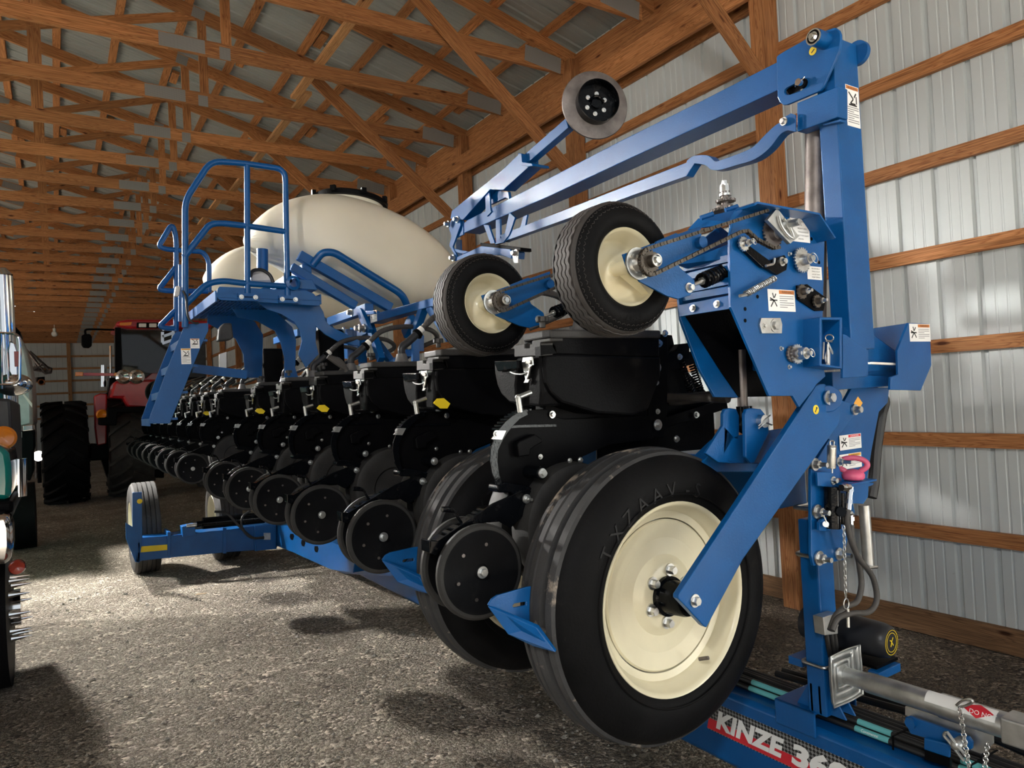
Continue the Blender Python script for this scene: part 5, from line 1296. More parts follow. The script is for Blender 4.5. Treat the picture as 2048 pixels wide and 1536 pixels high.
    for dy in (0.0, .16):
        g_ = MB().lathe([(.012, .001), (.012, .10), (0, .11), (-.004, .17), (0, .196), (.004, .203), (.012, .206), (.050, .211), (.095, .206), (.102, .203), (.105, .19), (.105, .001)], gcx + V(0, dy, 0), (0, 1, 0), 64)
        g_.build('gauge_wheel', 'rubber_grey', root, smooth=35, loc=gcx + V(0, dy, 0))
    # opener and seed tube guard hidden between the wheels
    MB().lathe([(0, .001), (0, .17), (.003, .19), (.006, .17), (.006, .001)], gcx + V(.03, .135, -.03), (0, 1, 0), 40).build('opener_disc', 'steel_dark', root)
    return root
def dup_part(root, dy):
    r = root.copy(); SC.collection.objects.link(r); r.location = root.location + V(0, dy, 0); r.parent = root.parent; r.matrix_parent_inverse = root.matrix_parent_inverse.copy()
    for ch in list(root.children):
        c_ = ch.copy(); SC.collection.objects.link(c_); c_.parent = r; c_.matrix_parent_inverse = ch.matrix_parent_inverse.copy()
    return r
unit0 = make_unit()
units = {0: unit0}
for i in [1, 2, 3, 4, 5, 7, 8, 9, 10, 11, 12, 13, 14]:
    units[i] = dup_part(unit0, PITCH * i)
# yellow tags on some units
for i in (1, 3, 5, 8):
    q = [pt(rel(640, 620, .17578), x, y, Y=YU + PITCH - .135) + V(0, PITCH * (i - 1), 0) for x, y in ((1290, 1060), (1330, 1008), (1410, 1003), (1483, 1065), (1450, 1120), (1370, 1120))]
    o = MB().extr(q, (0, .003, 0)).build('row_tag', 'yellow', units[i], smooth=0); o['label'] = 'yellow hexagonal tag'
# toolbar behind the row units
zb0 = U(2000, 880, YU).z
T = MB().box(2.12, 2.30, 1.62, 6.0, 1.30, 1.48); T.box(2.12, 2.30, 6.9, 13.0, 1.30, 1.48); T.box(2.02, 2.12, 5.9, 7.0, 1.26, 1.52)
T.build('toolbar', 'blue', planter, smooth=0, bevel=.004)
T = MB()
for j in range(3): T.tube(smooth_path([V(2.0 + .03 * j + .01 * math.sin(k + j), 1.7 + .5 * k, 1.70 + .02 * math.sin(2.1 * k + j)) for k in range(9)], 4), .016, 8)
T.build('harness_hose', 'hose', planter)
# blue scrapers in front of the big wheels
gv = rel(840, 1080, .146484)
for k in range(2):
    D = V(0, PITCH * k, 0)
    Xs = 1.115
    # upright face with slots, seen between disc and tyre
    p_ = [pt(gv, x, y, Y=1.72) for x, y in ((930, 890), (980, 810), (1060, 755), (1450, 645), (1700, 600), (1750, 900), (1490, 1150))]
    s1 = [pt(gv, x, y, Y=1.72) for x, y in ((1290, 870), (1395, 850), (1450, 845), (1450, 890), (1280, 925), (1265, 900))]
    T = MB().extr([q + D for q in p_], (0, .008, 0), [[q + D for q in s1]])
    a = pt(gv, 920, 905, Y=1.72); b2 = pt(gv, 1600, 1190, Y=1.66); c2 = pt(gv, 1850, 1536, Y=1.60); d2 = pt(gv, 1540, 1450, Y=1.66); e2 = pt(gv, 1200, 1290, Y=1.70)
    T.extr([q + D for q in (a, b2, c2, d2, e2)], (0.010, .006, .003))
    o = T.build('scraper', 'blue', planter, smooth=0, bevel=.002)
# ================================================================== tanks, platform, ladder and centre frame
YT1, YT2 = 5.6, 7.4
gp = rel(250, 280, .390625)
def tank(Yc, name_lid=True):
    """seed tank: long arched body, faceted at the left end"""
    # outline in the x-z plane traced from the near tank at Yc = 5.6
    top = [pt(gp, x, y, Y=YT1) for x, y in ((610, 500), (645, 430), (735, 355), (850, 320), (960, 305), (1060, 315), (1180, 345), (1320, 395), (1450, 465), (1570, 560), (1680, 680))]
    bot = [pt(gp, x, y, Y=YT1) for x, y in ((612, 525), (700, 590), (800, 625), (900, 690), (1000, 760), (1120, 800), (1240, 850), (1370, 890), (1480, 880), (1600, 830), (1690, 720))]
    n = 11; m = 28; vs = []; D = V(0, Yc - YT1, 0)
    hw = [.12, .26, .38, .45, .49, .51, .51, .49, .45, .36, .20]
    for i in range(n):
        a, b2 = top[i], bot[i]; c = (a + b2) / 2; h = (a - b2) / 2 * 1.03
        for j in range(m):
            t = 2 * PI * j / m; cs, sn = math.cos(t), math.sin(t); e = .72
            k = abs(cs) ** e * (1 if cs >= 0 else -1); l = abs(sn) ** e * (1 if sn >= 0 else -1)
            vs.append(c + D + h * l + V(0, k * hw[i], 0))
    fs = [(i * m + j, i * m + (j + 1) % m, (i + 1) * m + (j + 1) % m, (i + 1) * m + j) for i in range(n - 1) for j in range(m)]
    fs += [tuple(range(m)), tuple(range((n - 1) * m, n * m))]
    lc = pt(gp, 1155, 352, Y=YT1) + D
    mb = MB().add(vs, fs)
    o = mb.build('seed_tank', 'tank', planter, smooth=55, loc=lc - V(0, 0, .4))
    sb = o.modifiers.new('round', 'SUBSURF'); sb.levels = 1; sb.render_levels = 2
    nk = MB().lathe([(-.22, .32), (-.03, .275), (.02, .265), (.05, .265), (.06, .28), (.075, .28)], lc + V(0, 0, -.02), (.12, 0, 1), 48); nk.build('tank_neck', 'tank', o)
    ld = MB().lathe([(.05, .298), (.085, .300), (.098, .280), (.100, .20), (.092, .18), (.092, .001)], lc + V(0, 0, -.02), (.12, 0, 1), 48)
    for i in range(8):
        t = 2 * PI * i / 8; q = lc + V(math.cos(t) * .305, math.sin(t) * .305, .045 - .03 * math.cos(t)); ld.bar(q, q + V(0, 0, .045), .04, .03, (math.cos(t), math.sin(t), 0))
    ld.build('tank_lid', 'plastic_black', o, smooth=35)
    return o
tank(YT1); tank(YT2)
def gpt(x, y, Y): return pt(gp, x, y, Y=Y)
# hoop guards and tank cradles
for D in (0, YT2 - YT1):
    T = MB().tube(round_path([gpt(960, 640, YT1 - .52), gpt(1010, 575, YT1 - .56), gpt(1070, 575, YT1 - .58), gpt(1420, 790, YT1 - .58), gpt(1450, 860, YT1 - .52)], .07), .028, 12)
    if D: T.v = [(a, b2 + D, c) for a, b2, c in T.v]
    T.build('tank_hoop', 'blue', planter)
    T = MB()
    for (xa, ya, xb, yb, w_) in ((890, 590, 1360, 860, .07), (850, 650, 1180, 850, .06)):
        T.bar(gpt(xa, ya, YT1 - .5) + V(0, D, 0), gpt(xb, yb, YT1 - .5) + V(0, D, 0), .06, w_)
    T.bar(gpt(930, 640, YT1 - .5) + V(0, D, -.03), gpt(930, 640, YT1 - .5) + V(0, .9 + D, -.03), .07, .07)
    T.bar(gpt(1250, 840, YT1 - .5) + V(0, D, -.03), gpt(1250, 840, YT1 - .5) + V(0, .9 + D, -.03), .07, .07)
    T.build('tank_cradle', 'blue', planter, smooth=0, bevel=.005)
    T = MB().box(1.75, 1.95, YT1 - .15 + D, YT1 + .15 + D, 1.9, 2.35); T.build('seed_manifold', 'black', planter, smooth=0, bevel=.02)
# near rail (y = YR), all 40 mm pipe
YR = 4.92; YR2 = 6.05; PR = .020
T = MB()
def rail(pts, Y, r=PR, rad=.07): T.tube(round_path([gpt(x, y, Y) for x, y in pts], rad), r, 12)
rail(((308, 960), (308, 310), (440, 108), (600, 118), (820, 150), (832, 800)), YR)
rail(((302, 600), (435, 430), (500, 425), (625, 440), (828, 470)), YR)
rail(((302, 850), (420, 735), (500, 720), (620, 735), (830, 750)), YR)
rail(((625, 130), (627, 790)), YR)
T.build('near_rail', 'blue', planter)
T = MB()
rail(((262, 980), (262, 500), (243, 425), (172, 545), (215, 560), (400, 572), (430, 620), (430, 780)), YR2, .020)
rail(((262, 650), (172, 765), (215, 772), (425, 775)), YR2, .020)
rail(((262, 870), (175, 955), (215, 965), (260, 965)), YR2, .020)
rail(((285, 640), (285, 930)), YR2 - .2, .018)
T.build('far_rail', 'blue', planter)
T = MB()
for x, y in ((626, 788), (832, 800)):
    q = gpt(x, y, YR); T.box(q.x - .065, q.x + .065, YR - .03, YR + .03, q.z - .022, q.z); 
    T.box(q.x - .065, q.x + .065, YR - .03, YR + .03, q.z - .05, q.z - .03)
T.build('rail_foot', 'blue', planter, smooth=0)
T = MB()
for x, y in ((626, 788), (832, 800)):
    q = gpt(x, y, YR)
    for s_ in (-.045, .045): T.bolt(q + V(s_, -.03, -.026), (0, -1, 0), .011, .012)
T.build('bolt', 'zinc', planter, smooth=30)
# deck: side plates and slotted grating, one plate
zd = pt(gs, 790, 110, Y=YR).z
xl = pt(gs, 785, 110, Y=YR).x; xr_ = pt(gs, 1843, 200, Y=YR).x
T = MB().extr([pt(gs, x, y, Y=YR) for x, y in ((795, 90), (815, 68), (1540, 100), (1700, 105), (1780, 140), (1843, 215), (1843, 265), (1330, 235), (830, 205), (800, 190), (785, 160))], (0, .012, 0))
T.build('deck_side', 'blue', planter, smooth=0, bevel=.002)
T = MB(); nb = 26
for i in range(nb):
    x = xl + (xr_ - xl) * i / nb
    T.box(x, x + .012, YR, YR2, zd - .045, zd - .015)
for j in range(6): y = YR + (YR2 - YR) * j / 5; T.box(xl, xr_, y - .006, y + .006, zd - .045, zd - .018)
T.box(xl - .01, xl, YR, YR2, zd - .07, zd + .0); T.box(xr_, xr_ + .01, YR, YR2, zd - .07, zd)
T.build('deck_grating', 'blue', planter, smooth=0)
# ladder: two side plates and treads
stri = ((355, 500), (455, 490), (660, 520), (710, 430), (690, 560), (540, 890), (305, 1470), (90, 1468), (92, 1405), (300, 880))
stri = ((440, 500), (480, 450), (700, 440), (700, 520), (640, 640), (540, 890), (305, 1470), (95, 1470), (98, 1410), (270, 930), (370, 680))
YS2 = YR + .50
for Yk in (YR + .02, YS2):
    T = MB().extr([pt(gs, x, y, Y=YR + .02) + V(0, Yk - YR - .02, 0) for x, y in stri], (0, .010, 0)); sd_ = T.build('ladder_side', 'blue', planter, smooth=0, bevel=.002)
    if Yk < YR + .1: near_side = sd_
a0 = pt(gs, 100, 1440, Y=YR + .02); a1 = pt(gs, 420, 620, Y=YR + .02)
for i in range(4):
    q = a0.lerp(a1, i / 3.0)
    T = MB().box(q.x, q.x + .16, YR + .03, YS2, q.z - .004, q.z + .010); T.box(q.x - .004, q.x + .004, YR + .03, YS2, q.z - .035, q.z + .010)
    T.build('ladder_tread', 'blue', planter, smooth=0)
a_ = pt(gs, 517, 700, Y=YR + .019); b_ = pt(gs, 607, 600, Y=YR + .019); decal(near_side, 'warning_label', a_, (1, 0, 0), (0, 0, 1), b_.x - a_.x, b_.z - a_.z, vertical=True, lines=4)
a_ = pt(gs, 425, 862, Y=YR + .019); b_ = pt(gs, 518, 700, Y=YR + .019); decal(near_side, 'warning_label', a_, (1, 0, 0), (0, 0, 1), b_.x - a_.x, b_.z - a_.z, vertical=True, lines=7, headmat='amber_label')
# curved carrier plates under the deck
def cplate(pts, Y, name='carrier_plate'): return MB().extr([pt(gs, x, y, Y=Y) for x, y in pts], (0, .014, 0)).build(name, 'blue', planter, smooth=0, bevel=.002)
cplate(((1200, 225), (1843, 265), (1880, 330), (1900, 420), (1960, 480), (2250, 620), (2250, 680), (2050, 640), (1900, 560), (1800, 470), (1800, 640), (1830, 760), (1700, 900), (1620, 760), (1660, 620), (1640, 520), (1580, 430), (1450, 350), (1300, 300)), YR + .10)
cplate(((900, 230), (1300, 250), (1450, 380), (1560, 480), (1600, 620), (1590, 900), (1640, 1060), (1480, 1060), (1480, 800), (1440, 640), (1380, 520), (1200, 420), (1000, 380)), YR + .55)
cplate(((700, 260), (1000, 300), (1180, 430), (1260, 560), (1250, 1000), (1080, 1000), (1060, 760), (980, 600), (800, 500), (690, 440)), YR + .95)
T = MB(); T.bar(pt(gs, 540, 905, Y=YR + .35), pt(gs, 1090, 970, Y=YR + .35), .03, .06); T.build('brace_strip', 'blue', planter, smooth=0)
T = MB().extr([pt(gs, x, y, Y=YR + .3) for x, y in ((810, 500), (860, 440), (940, 440), (960, 590), (930, 610), (800, 625))], (0, .10, 0)); T.build('tool_pouch', 'grey_lid', planter, smooth=0, bevel=.01)
T = MB().extr([pt(gs, x, y, Y=YR + .9) for x, y in ((810, 760), (885, 735), (885, 925), (815, 925))], (0, .02, 0)); T.build('sign_panel', 'white_plastic', planter, smooth=0)
for x, y in ((385, 120),):
    T = MB().extr([pt(gs, a, b2, Y=YR - .02) for a, b2 in ((365, 70), (380, 55), (420, 70), (405, 150), (390, 172), (350, 165), (352, 130))], (0, .04, 0)); T.build('work_light', 'silver_paint', planter, smooth=0, bevel=.006)
T = MB().tube(smooth_path([pt(gs, x, y, Y=YR - .03) for x, y in ((440, 110), (470, 180), (480, 300), (500, 400), (560, 440), (600, 440))]), .007, 8); T.build('light_cable', 'hose_black', planter)
T = MB(); xs_ = (230, 340)
for yy in (470, 540, 610): T.bar(pt(gs, 228, yy + 40, Y=YR2), pt(gs, 345, yy, Y=YR2), .01, .02)
for x in xs_: T.bar(pt(gs, x, 500 + (340 - x) * .3, Y=YR2), pt(gs, x, 640, Y=YR2), .01, .02)
T.build('step_rack', 'galvanized', planter, smooth=0)
# control box and cables between deck and tank
T = MB().extr([gpt(x, y, 5.0) for x, y in ((640, 680), (700, 665), (760, 690), (760, 730), (640, 735))], (0, .1, 0)); T.build('fan_housing', 'silver_paint', planter, smooth=0, bevel=.02)
T = MB().tube(smooth_path([gpt(x, y, 5.0) for x, y in ((640, 700), (655, 670), (700, 665), (740, 690), (760, 730))]), .012, 8); T.build('light_cable', 'hose_black', planter)
T = MB().cyl(gpt(703, 560, 5.15), gpt(703, 740, 5.15), .04, n=18); T.build('frame_tube', 'blue', planter)
T = MB().box(gpt(790, 0, 5.0).x, gpt(820, 0, 5.0).x, 5.0, 5.05, gpt(0, 690, 5.0).z, gpt(0, 632, 5.0).z); T.build('junction_box', 'black', planter, smooth=0)
T = MB().lathe([(0, .045), (.012, .05), (.03, .05), (.04, .03)], gpt(856, 735, YR), (0, -1, 0), 24, closed=True); T.build('lift_ring', 'blue', planter)
T = MB().extr([gpt(x, y, YR) for x, y in ((870, 712), (960, 715), (985, 768), (880, 760))], (0, .3, 0)); T.build('hinge_block', 'blue', planter, smooth=0, bevel=.003)
# upper wing truss beside the toolbar
T = MB().px(gh([(900, 235), (960, 205), (1400, 80), (1930, -65), (2400, -190), (2400, -85), (1930, 55), (1400, 190), (1060, 290), (960, 325)]), 2.02, .10)
T.build('wing_truss_top', 'blue', planter, smooth=0, bevel=.003)
T = MB()
def ph(xa, ya, xb, yb, w_=.05, X=2.05): T.bar(pt(gh, xa, ya, X=X), pt(gh, xb, yb, X=X), .05, w_, (1, 0, 0)) if False else T.bar(pt(gh, xa, ya, X=X), pt(gh, xb, yb, X=X), w_, .05, (1, 0, 0))
ph(1690, 100, 1580, 420); ph(1780, 85, 2060, 520, .06); ph(1575, 400, 1575, 840, .03); ph(1640, 480, 1640, 700, .03, 2.2)
ph(940, 300, 1110, 820, .06); ph(830, 380, 860, 900, .07, 2.1); ph(1480, 720, 1250, 900, .05); ph(660, 400, 660, 800, .10, 2.2); ph(740, 380, 740, 800, .08, 2.25)
ph(1040, 560, 1250, 850, .05, 2.2); ph(1540, 250, 1440, 470, .08, 2.3)
T.build('wing_truss_strut', 'blue', planter, smooth=0, bevel=.003)
T = MB().px(gh([(385, 250), (700, 150), (740, 140), (760, 170), (735, 205), (420, 305)]), 2.0, .05)
T.px(gh([(780, 125), (810, 110), (830, 130), (950, 400), (930, 450), (880, 440), (800, 250)]), 1.98, .03)
T.px(gh([(840, 145), (1000, 150), (1020, 190), (860, 205)]), 2.0, .05)
T.px(gh([(795, 350), (900, 350), (900, 460), (850, 480), (820, 850), (790, 850)]), 2.02, .05)
T.build('fold_link', 'blue', planter, smooth=0, bevel=.003)
for x, y in ((715, 170), (880, 385), (820, 385), (600, 425), (255, 320), (300, 400)):
    MB().bolt(pt(gh, x, y, X=1.97), (-1, 0, 0), .022, .03).build('bolt', 'zinc', planter, smooth=30)
a_ = pt(gh, 965, 315, X=2.018); b_ = pt(gh, 1050, 195, X=2.018)
decal(planter, 'warning_label', a_, (0, -1, 0), (0, 0, 1), a_.y - b_.y, .085, lines=4)
T = MB().cyl(V(2.5, 2.4, 1.75), V(2.5, 4.4, 1.9), .04, n=16); T.box(2.35, 2.6, 4.5, 8.4, 1.25, 1.5); T.box(2.1, 2.9, 5.2, 5.4, 1.5, 2.0); T.box(2.1, 2.9, 7.6, 7.8, 1.5, 2.0)
T.build('centre_frame', 'blue', planter, smooth=0, bevel=.004)
T = MB(); rnd = random.Random(5)
for j in range(16):
    x0 = 1.7 + rnd.random() * .5; z0 = 1.75 + rnd.random() * .2; y0 = 3.2 + rnd.random() * 4
    T.tube(smooth_path([V(x0, y0, z0), V(x0 + .1 * rnd.random(), y0 + .35, z0 + .15 * rnd.random()), V(x0 + .1, y0 + .8, z0 - .1 * rnd.random()), V(x0 + .25, y0 + 1.2, z0 + .05)], 5), .016, 8)
T.build('harness_hose', 'hose', planter)
T = MB()
for j in range(7):
    T.tube(smooth_path([pt(gh, 380 + 22 * j, 770 + 6 * j, Y=3.9), pt(gh, 520 + 10 * j, 870, Y=3.9), pt(gh, 640, 950 + 4 * j, Y=3.9)], 5), .014, 8)
T.build('harness_hose', 'hose', planter)

# ---------------------------------------------------------------- rear of the tongue: cross beam and carrier wheels
gr = rel(200, 900, .341797)
# sloping front face of the tongue end and carrier beam (runs across, slightly toward the camera on the right)
def ground(x, y): return P(x, y, Z=0)
YB = 8.28
T = MB().extr([pt(gr, x, y, Y=YB) for x, y in ((215, 515), (420, 500), (720, 470), (900, 445), (1000, 430), (1035, 440), (1035, 580), (930, 585), (730, 600), (410, 630), (230, 650))], (0, .26, 0)); T.build('axle_beam', 'blue', planter, smooth=0, bevel=.006)
T = MB()
for x0 in (395, 720, 905): T.extr([pt(gr, x, y, Y=YB - .02) for x, y in ((x0, 480 - (x0 - 395) * .07), (x0 + 20, 480 - (x0 - 395) * .07), (x0 + 20, 632 - (x0 - 395) * .08), (x0, 632 - (x0 - 395) * .08))], (0, .3, 0))
T.extr([pt(gr, x, y, Y=YB - .03) for x, y in ((905, 445), (1030, 435), (1030, 580), (915, 590))], (0, .03, 0))
T.extr([pt(gr, x, y, Y=YB - .05) for x, y in ((480, 450), (555, 435), (560, 500), (485, 510))], (0, .15, 0))
T.build('beam_collar', 'blue', planter, smooth=0, bevel=.004)
MB().extr([pt(gr, x, y, Y=YB - .002) for x, y in ((233, 565), (395, 553), (395, 585), (233, 600))], (0, .002, 0)).build('reflector_strip', 'yellow', planter, smooth=0)
MB().extr([pt(gr, x, y, Y=YB - .033) for x, y in ((958, 485), (998, 485), (998, 525), (958, 525))], (0, .002, 0)).build('data_plate', 'galvanized', planter, smooth=0)
# fork at the outer wheel
T = MB().extr([pt(gr, x, y, Y=YB - .1) for x, y in ((190, 250), (245, 245), (248, 520), (230, 660), (205, 655), (152, 520), (150, 425), (190, 450))], (0, .02, 0))
T.extr([pt(gr, x, y, Y=YB - .1) for x, y in ((208, 545), (235, 540), (235, 655), (210, 655))], (0, .5, 0)); T.build('wheel_fork', 'blue', planter, smooth=0, bevel=.004)
q = pt(gr, 232, 300, Y=YB - .105); MB().cyl(q, q + V(0, -.003, 0), .025, n=20).build('grease_label', 'yellow', planter, smooth=0)
T = MB().cyl(pt(gr, 600, 430, Y=YB - .05), pt(gr, 960, 395, Y=YB - .05), .062, n=24); T.cyl(pt(gr, 565, 435, Y=YB - .05), pt(gr, 605, 430, Y=YB - .05), .03, n=14)
T.build('lift_cylinder', 'gloss_black', planter)
T = MB().cyl(pt(gr, 505, 445, Y=YB - .05), pt(gr, 580, 437, Y=YB - .05), .02, n=12); T.build('cylinder_rod', 'zinc', planter)
T = MB().tube(smooth_path([pt(gr, x, y, Y=YB - .12) for x, y in ((670, 360), (740, 370), (800, 430), (850, 480), (900, 515), (960, 510))]), .013, 8)
T.tube(smooth_path([pt(gr, x, y, Y=YB - .12) for x, y in ((880, 355), (835, 390), (830, 450), (880, 510), (960, 515))]), .013, 8); T.build('hydraulic_hose', 'hose_black', planter)
# tongue end box, side faces lit from the left
T = MB().extr([pt(gr, x, y, X=2.06) for x, y in ((1030, 440), (1115, 440), (1370, 545), (1500, 590), (1480, 720), (1350, 700), (1130, 600), (1030, 560))], (.20, 0, 0))
tb = T.build('tongue_box', 'blue', planter, smooth=0, bevel=.006)
T = MB()
for x, y in ((1122, 508), (1188, 545), (1265, 580)): T.extr([pt(gr, x + a, y + b2, X=2.057) for a, b2 in ((-9, -18), (8, -18), (12, 0), (6, 20), (-6, 16), (-12, 0))], (.002, 0, 0))
T.build('bolt_hole', 'black', tb, smooth=0)
T = MB().extr([pt(gr, x, y, X=2.16) for x, y in ((1365, 545), (1700, 640), (1800, 720), (1700, 740), (1430, 725), (1370, 700))], (.14, 0, 0)); T.build('tongue_gusset', 'blue', planter, smooth=0, bevel=.006)
def carrier_wheel(X0, Y0, r, w_=.23, face=1):
    c = V(X0, Y0, r)
    pr = [(0, .28), (-.014, .31), (-.014, r * .86), (.0, r * .95), (.02, r * .985)]
    k = .02
    while k < w_ - .03: pr += [(k, r), (k + .034, r), (k + .036, r * .975), (k + .044, r * .975)]; k += .046
    pr += [(w_ - .02, r * .985), (w_, r * .95), (w_ + .014, r * .86), (w_ + .014, .31), (w_, .28)]
    o = MB().lathe(pr, c, (1, 0, 0), 64, closed=True).build('carrier_wheel', 'tyre_brown', planter, smooth=30, loc=c)
    MB().lathe([(0, .29), (-.01, .285), (.01, .26), (.06, .24), (.07, .10), (.05, .001)], c, (1, 0, 0), 48, caps=False).build('rim', 'cream', o, smooth=40)
    MB().lathe([(w_, .29), (w_ + .01, .285), (w_ - .01, .26), (w_ - .06, .24), (w_ - .07, .10), (w_ - .05, .001)], c, (1, 0, 0), 48, caps=False).build('rim', 'cream', o, smooth=40)
    return o
carrier_wheel(.665, 8.98, .50, .24)
carrier_wheel(1.52, 9.05, .47, .24)
# ================================================================== red tractor at the far end
def pz(x, y, Y): return P(x, y, Y=Y)
tr = thing('tractor', 'red tractor with dark cab glass and tall lugged tyres, parked at the far end', 'tractor', (1.8, 17.5, 0))
def lug_tyre(cx, Yc, r, w_, mat='rubber', parent=None, rimr=.5):
    c = V(cx, Yc, r)
    h = w_ / 2
    m_ = MB().lathe([(-h * .75, rimr), (-h, rimr * 1.15), (-h, r * .82), (-h * .93, r * .91), (-h * .5, r * .945), (0, r * .955), (h * .5, r * .945), (h * .93, r * .91), (h, r * .82), (h, rimr * 1.15), (h * .75, rimr)], c, (1, 0, 0), 64, closed=True)
    n = 20
    for i in range(n):
        for s_ in (-1, 1):
            t0 = 2 * PI * (i + (.5 if s_ > 0 else 0)) / n; pts = []
            for k in range(5):
                f = k / 4; t = t0 + (.30 * f); x = s_ * h * (1.02 - .98 * f); rr = r * (.955 + .004 * f) if f > .1 else r * .92
                pts.append((c + V(x, math.sin(t) * rr, math.cos(t) * rr), V(0, math.sin(t), math.cos(t)), V(0, math.cos(t), -math.sin(t))))
            for a, b2 in zip(pts[:-1], pts[1:]):
                hh = r * .05; ww = .040
                vs = []
                for p_, up_, tn in (a, b2):
                    vs += [p_ - tn * ww, p_ + tn * ww, p_ + tn * ww * .8 + up_ * hh, p_ - tn * ww * .8 + up_ * hh]
                m_.add(vs, [(0, 1, 2, 3), (7, 6, 5, 4), (0, 4, 5, 1), (1, 5, 6, 2), (2, 6, 7, 3), (3, 7, 4, 0)])
    o = m_.build('tractor_tyre', mat, parent, smooth=30, loc=c)
    MB().lathe([(-h * .6, rimr), (-h * .62, rimr * .9), (-h * .1, rimr * .8), (0, .001)], c, (1, 0, 0), 32, caps=False).build('rim', 'red_paint', o, smooth=40)
    return o
x0 = pz(84, 900, 17.2).x; x1 = pz(177, 900, 17.2).x
lug_tyre((x0 + x1) / 2, 17.6, 1.06, x1 - x0, parent=tr)
x0 = pz(212, 900, 17.2).x; x1 = pz(292, 900, 17.2).x
lug_tyre((x0 + x1) / 2 + .1, 17.9, 1.06, x1 - x0 + .1, mat='tyre_brown', parent=tr)
lug_tyre(3.1, 17.9, 1.06, .75, mat='tyre_brown', parent=tr)
gT = rel(0, 500, .456); T_ = lambda x, y, Y=17.0: pt(gT, x, y, Y=Y)
def tp(pts, Y, th, mat, name, bevel=.02): return MB().extr([T_(x, y, Y) for x, y in pts], (0, th, 0)).build(name, mat, tr, smooth=0, bevel=bevel)
tp(((395, 850), (480, 850), (480, 920), (395, 925)), 17.4, .4, 'black', 'axle', .03)
tp(((425, 640), (475, 625), (480, 560), (700, 560), (720, 640), (720, 1000), (470, 1000), (425, 860)), 18.0, .6, 'black', 'chassis')
tp(((480, 650), (500, 580), (520, 568), (700, 568), (735, 640), (735, 700), (560, 690), (540, 650)), 17.0, 1.6, 'red_paint', 'rear_hood', .05)
tp(((412, 640), (440, 628), (470, 630), (468, 850), (425, 860), (415, 780)), 17.3, .3, 'red_paint', 'side_panel', .03)
tp(((520, 340), (720, 340), (900, 345), (905, 560), (525, 560)), 17.6, 1.5, 'cab_dark', 'cab_interior', .02)
tp(((505, 340), (530, 340), (535, 545), (505, 560)), 17.3, .1, 'black', 'cab_post', .01)
tp(((530, 345), (760, 345), (750, 540), (540, 540)), 17.32, .03, 'glass_dark', 'cab_glass', 0)
tp(((505, 330), (515, 312), (560, 303), (740, 303), (920, 310), (935, 335), (920, 345), (560, 345)), 17.1, 1.9, 'red_paint', 'cab_roof', .05)
tp(((600, 318), (695, 318), (695, 342), (600, 342)), 17.05, .06, 'black', 'light_bar', .005)
for x in (610, 655): tp(((x, 322), (x + 32, 322), (x + 32, 338), (x, 338)), 17.0, .05, 'white_plastic', 'work_light', .01)
tp(((525, 318), (580, 316), (575, 330), (525, 332)), 17.07, .03, 'amber_lens', 'beacon_strip', .005)
tp(((357, 375), (372, 368), (395, 368), (403, 380), (403, 420), (390, 430), (365, 428), (357, 415)), 16.9, .12, 'black', 'mirror', .02)
MB().tube(smooth_path([T_(375, 370, 16.95), T_(375, 352, 16.95), T_(400, 348, 17.0), T_(500, 350, 17.3)]), .022, 8).build('mirror_arm', 'black', tr)
tp(((330, 535), (365, 535), (365, 553), (330, 553)), 16.8, .05, 'amber_lens', 'marker_lamp', .01)
tp(((365, 538), (500, 540), (500, 552), (365, 551)), 16.82, .05, 'red_paint', 'lamp_bar', .005)
tp(((500, 538), (560, 538), (560, 552), (500, 552)), 16.8, .05, 'amber_lens', 'marker_lamp', .01)
for x in (543, 600):
    q = T_(x, 556, 16.8); MB().lathe([(0, .001), (-.03, .10), (0, .15), (.08, .13), (.1, .001)], q, (0, 1, 0), 24).build('head_lamp', 'chrome', tr)
q = T_(447, 722, 16.9); MB().lathe([(0, .001), (-.03, .08), (0, .11), (.06, .1), (.06, .001)], q, (0, 1, 0), 20).build('marker_lamp', 'amber_lens', tr)
tp(((470, 690), (650, 685), (650, 712), (515, 715), (512, 770), (470, 770), (432, 768), (432, 735), (470, 735)), 16.6, .25, 'black', 'fender_bracket', .02)
tp(((580, 560), (640, 560), (690, 520), (720, 515), (735, 560), (735, 640), (700, 700), (640, 640)), 17.5, .3, 'red_paint', 'hood_brace', .02)
MB().cyl(T_(455, 505, 19), T_(455, 600, 19), .07, n=14).cyl(T_(485, 420, 19), T_(485, 600, 19), .03, n=10).build('exhaust_stack', 'chrome', tr)
# the far pair of contact wheels on the other wing tip
drive_unit(9.9); drive_unit(10.64)

# ================================================================== trucks at the left edge
gL = rel(0, 520, .42969)
tk = thing('truck', 'teal truck with chrome bumper, amber lamp and tall exhaust stack', 'truck', (-.9, 5.6, 0))
def L5(x, y, Y): return pt(gL, x, y, Y=Y)
def lp(pts, Y, th, mat, name, bevel=.01, par=None): return MB().extr([L5(x, y, Y) for x, y in pts], (0, th, 0)).build(name, mat, par or tk, smooth=0 if bevel < .03 else 40, bevel=bevel)
q0 = L5(18, 75, 7.2); MB().cyl(V(q0.x - .02, 7.2, 1.2), V(q0.x - .02, 7.2, q0.z), .085, n=28).cyl(V(q0.x - .02, 7.2, q0.z), V(q0.x - .03, 7.2, q0.z + .06), .085, .05, n=28).build('exhaust_stack', 'chrome', tk)
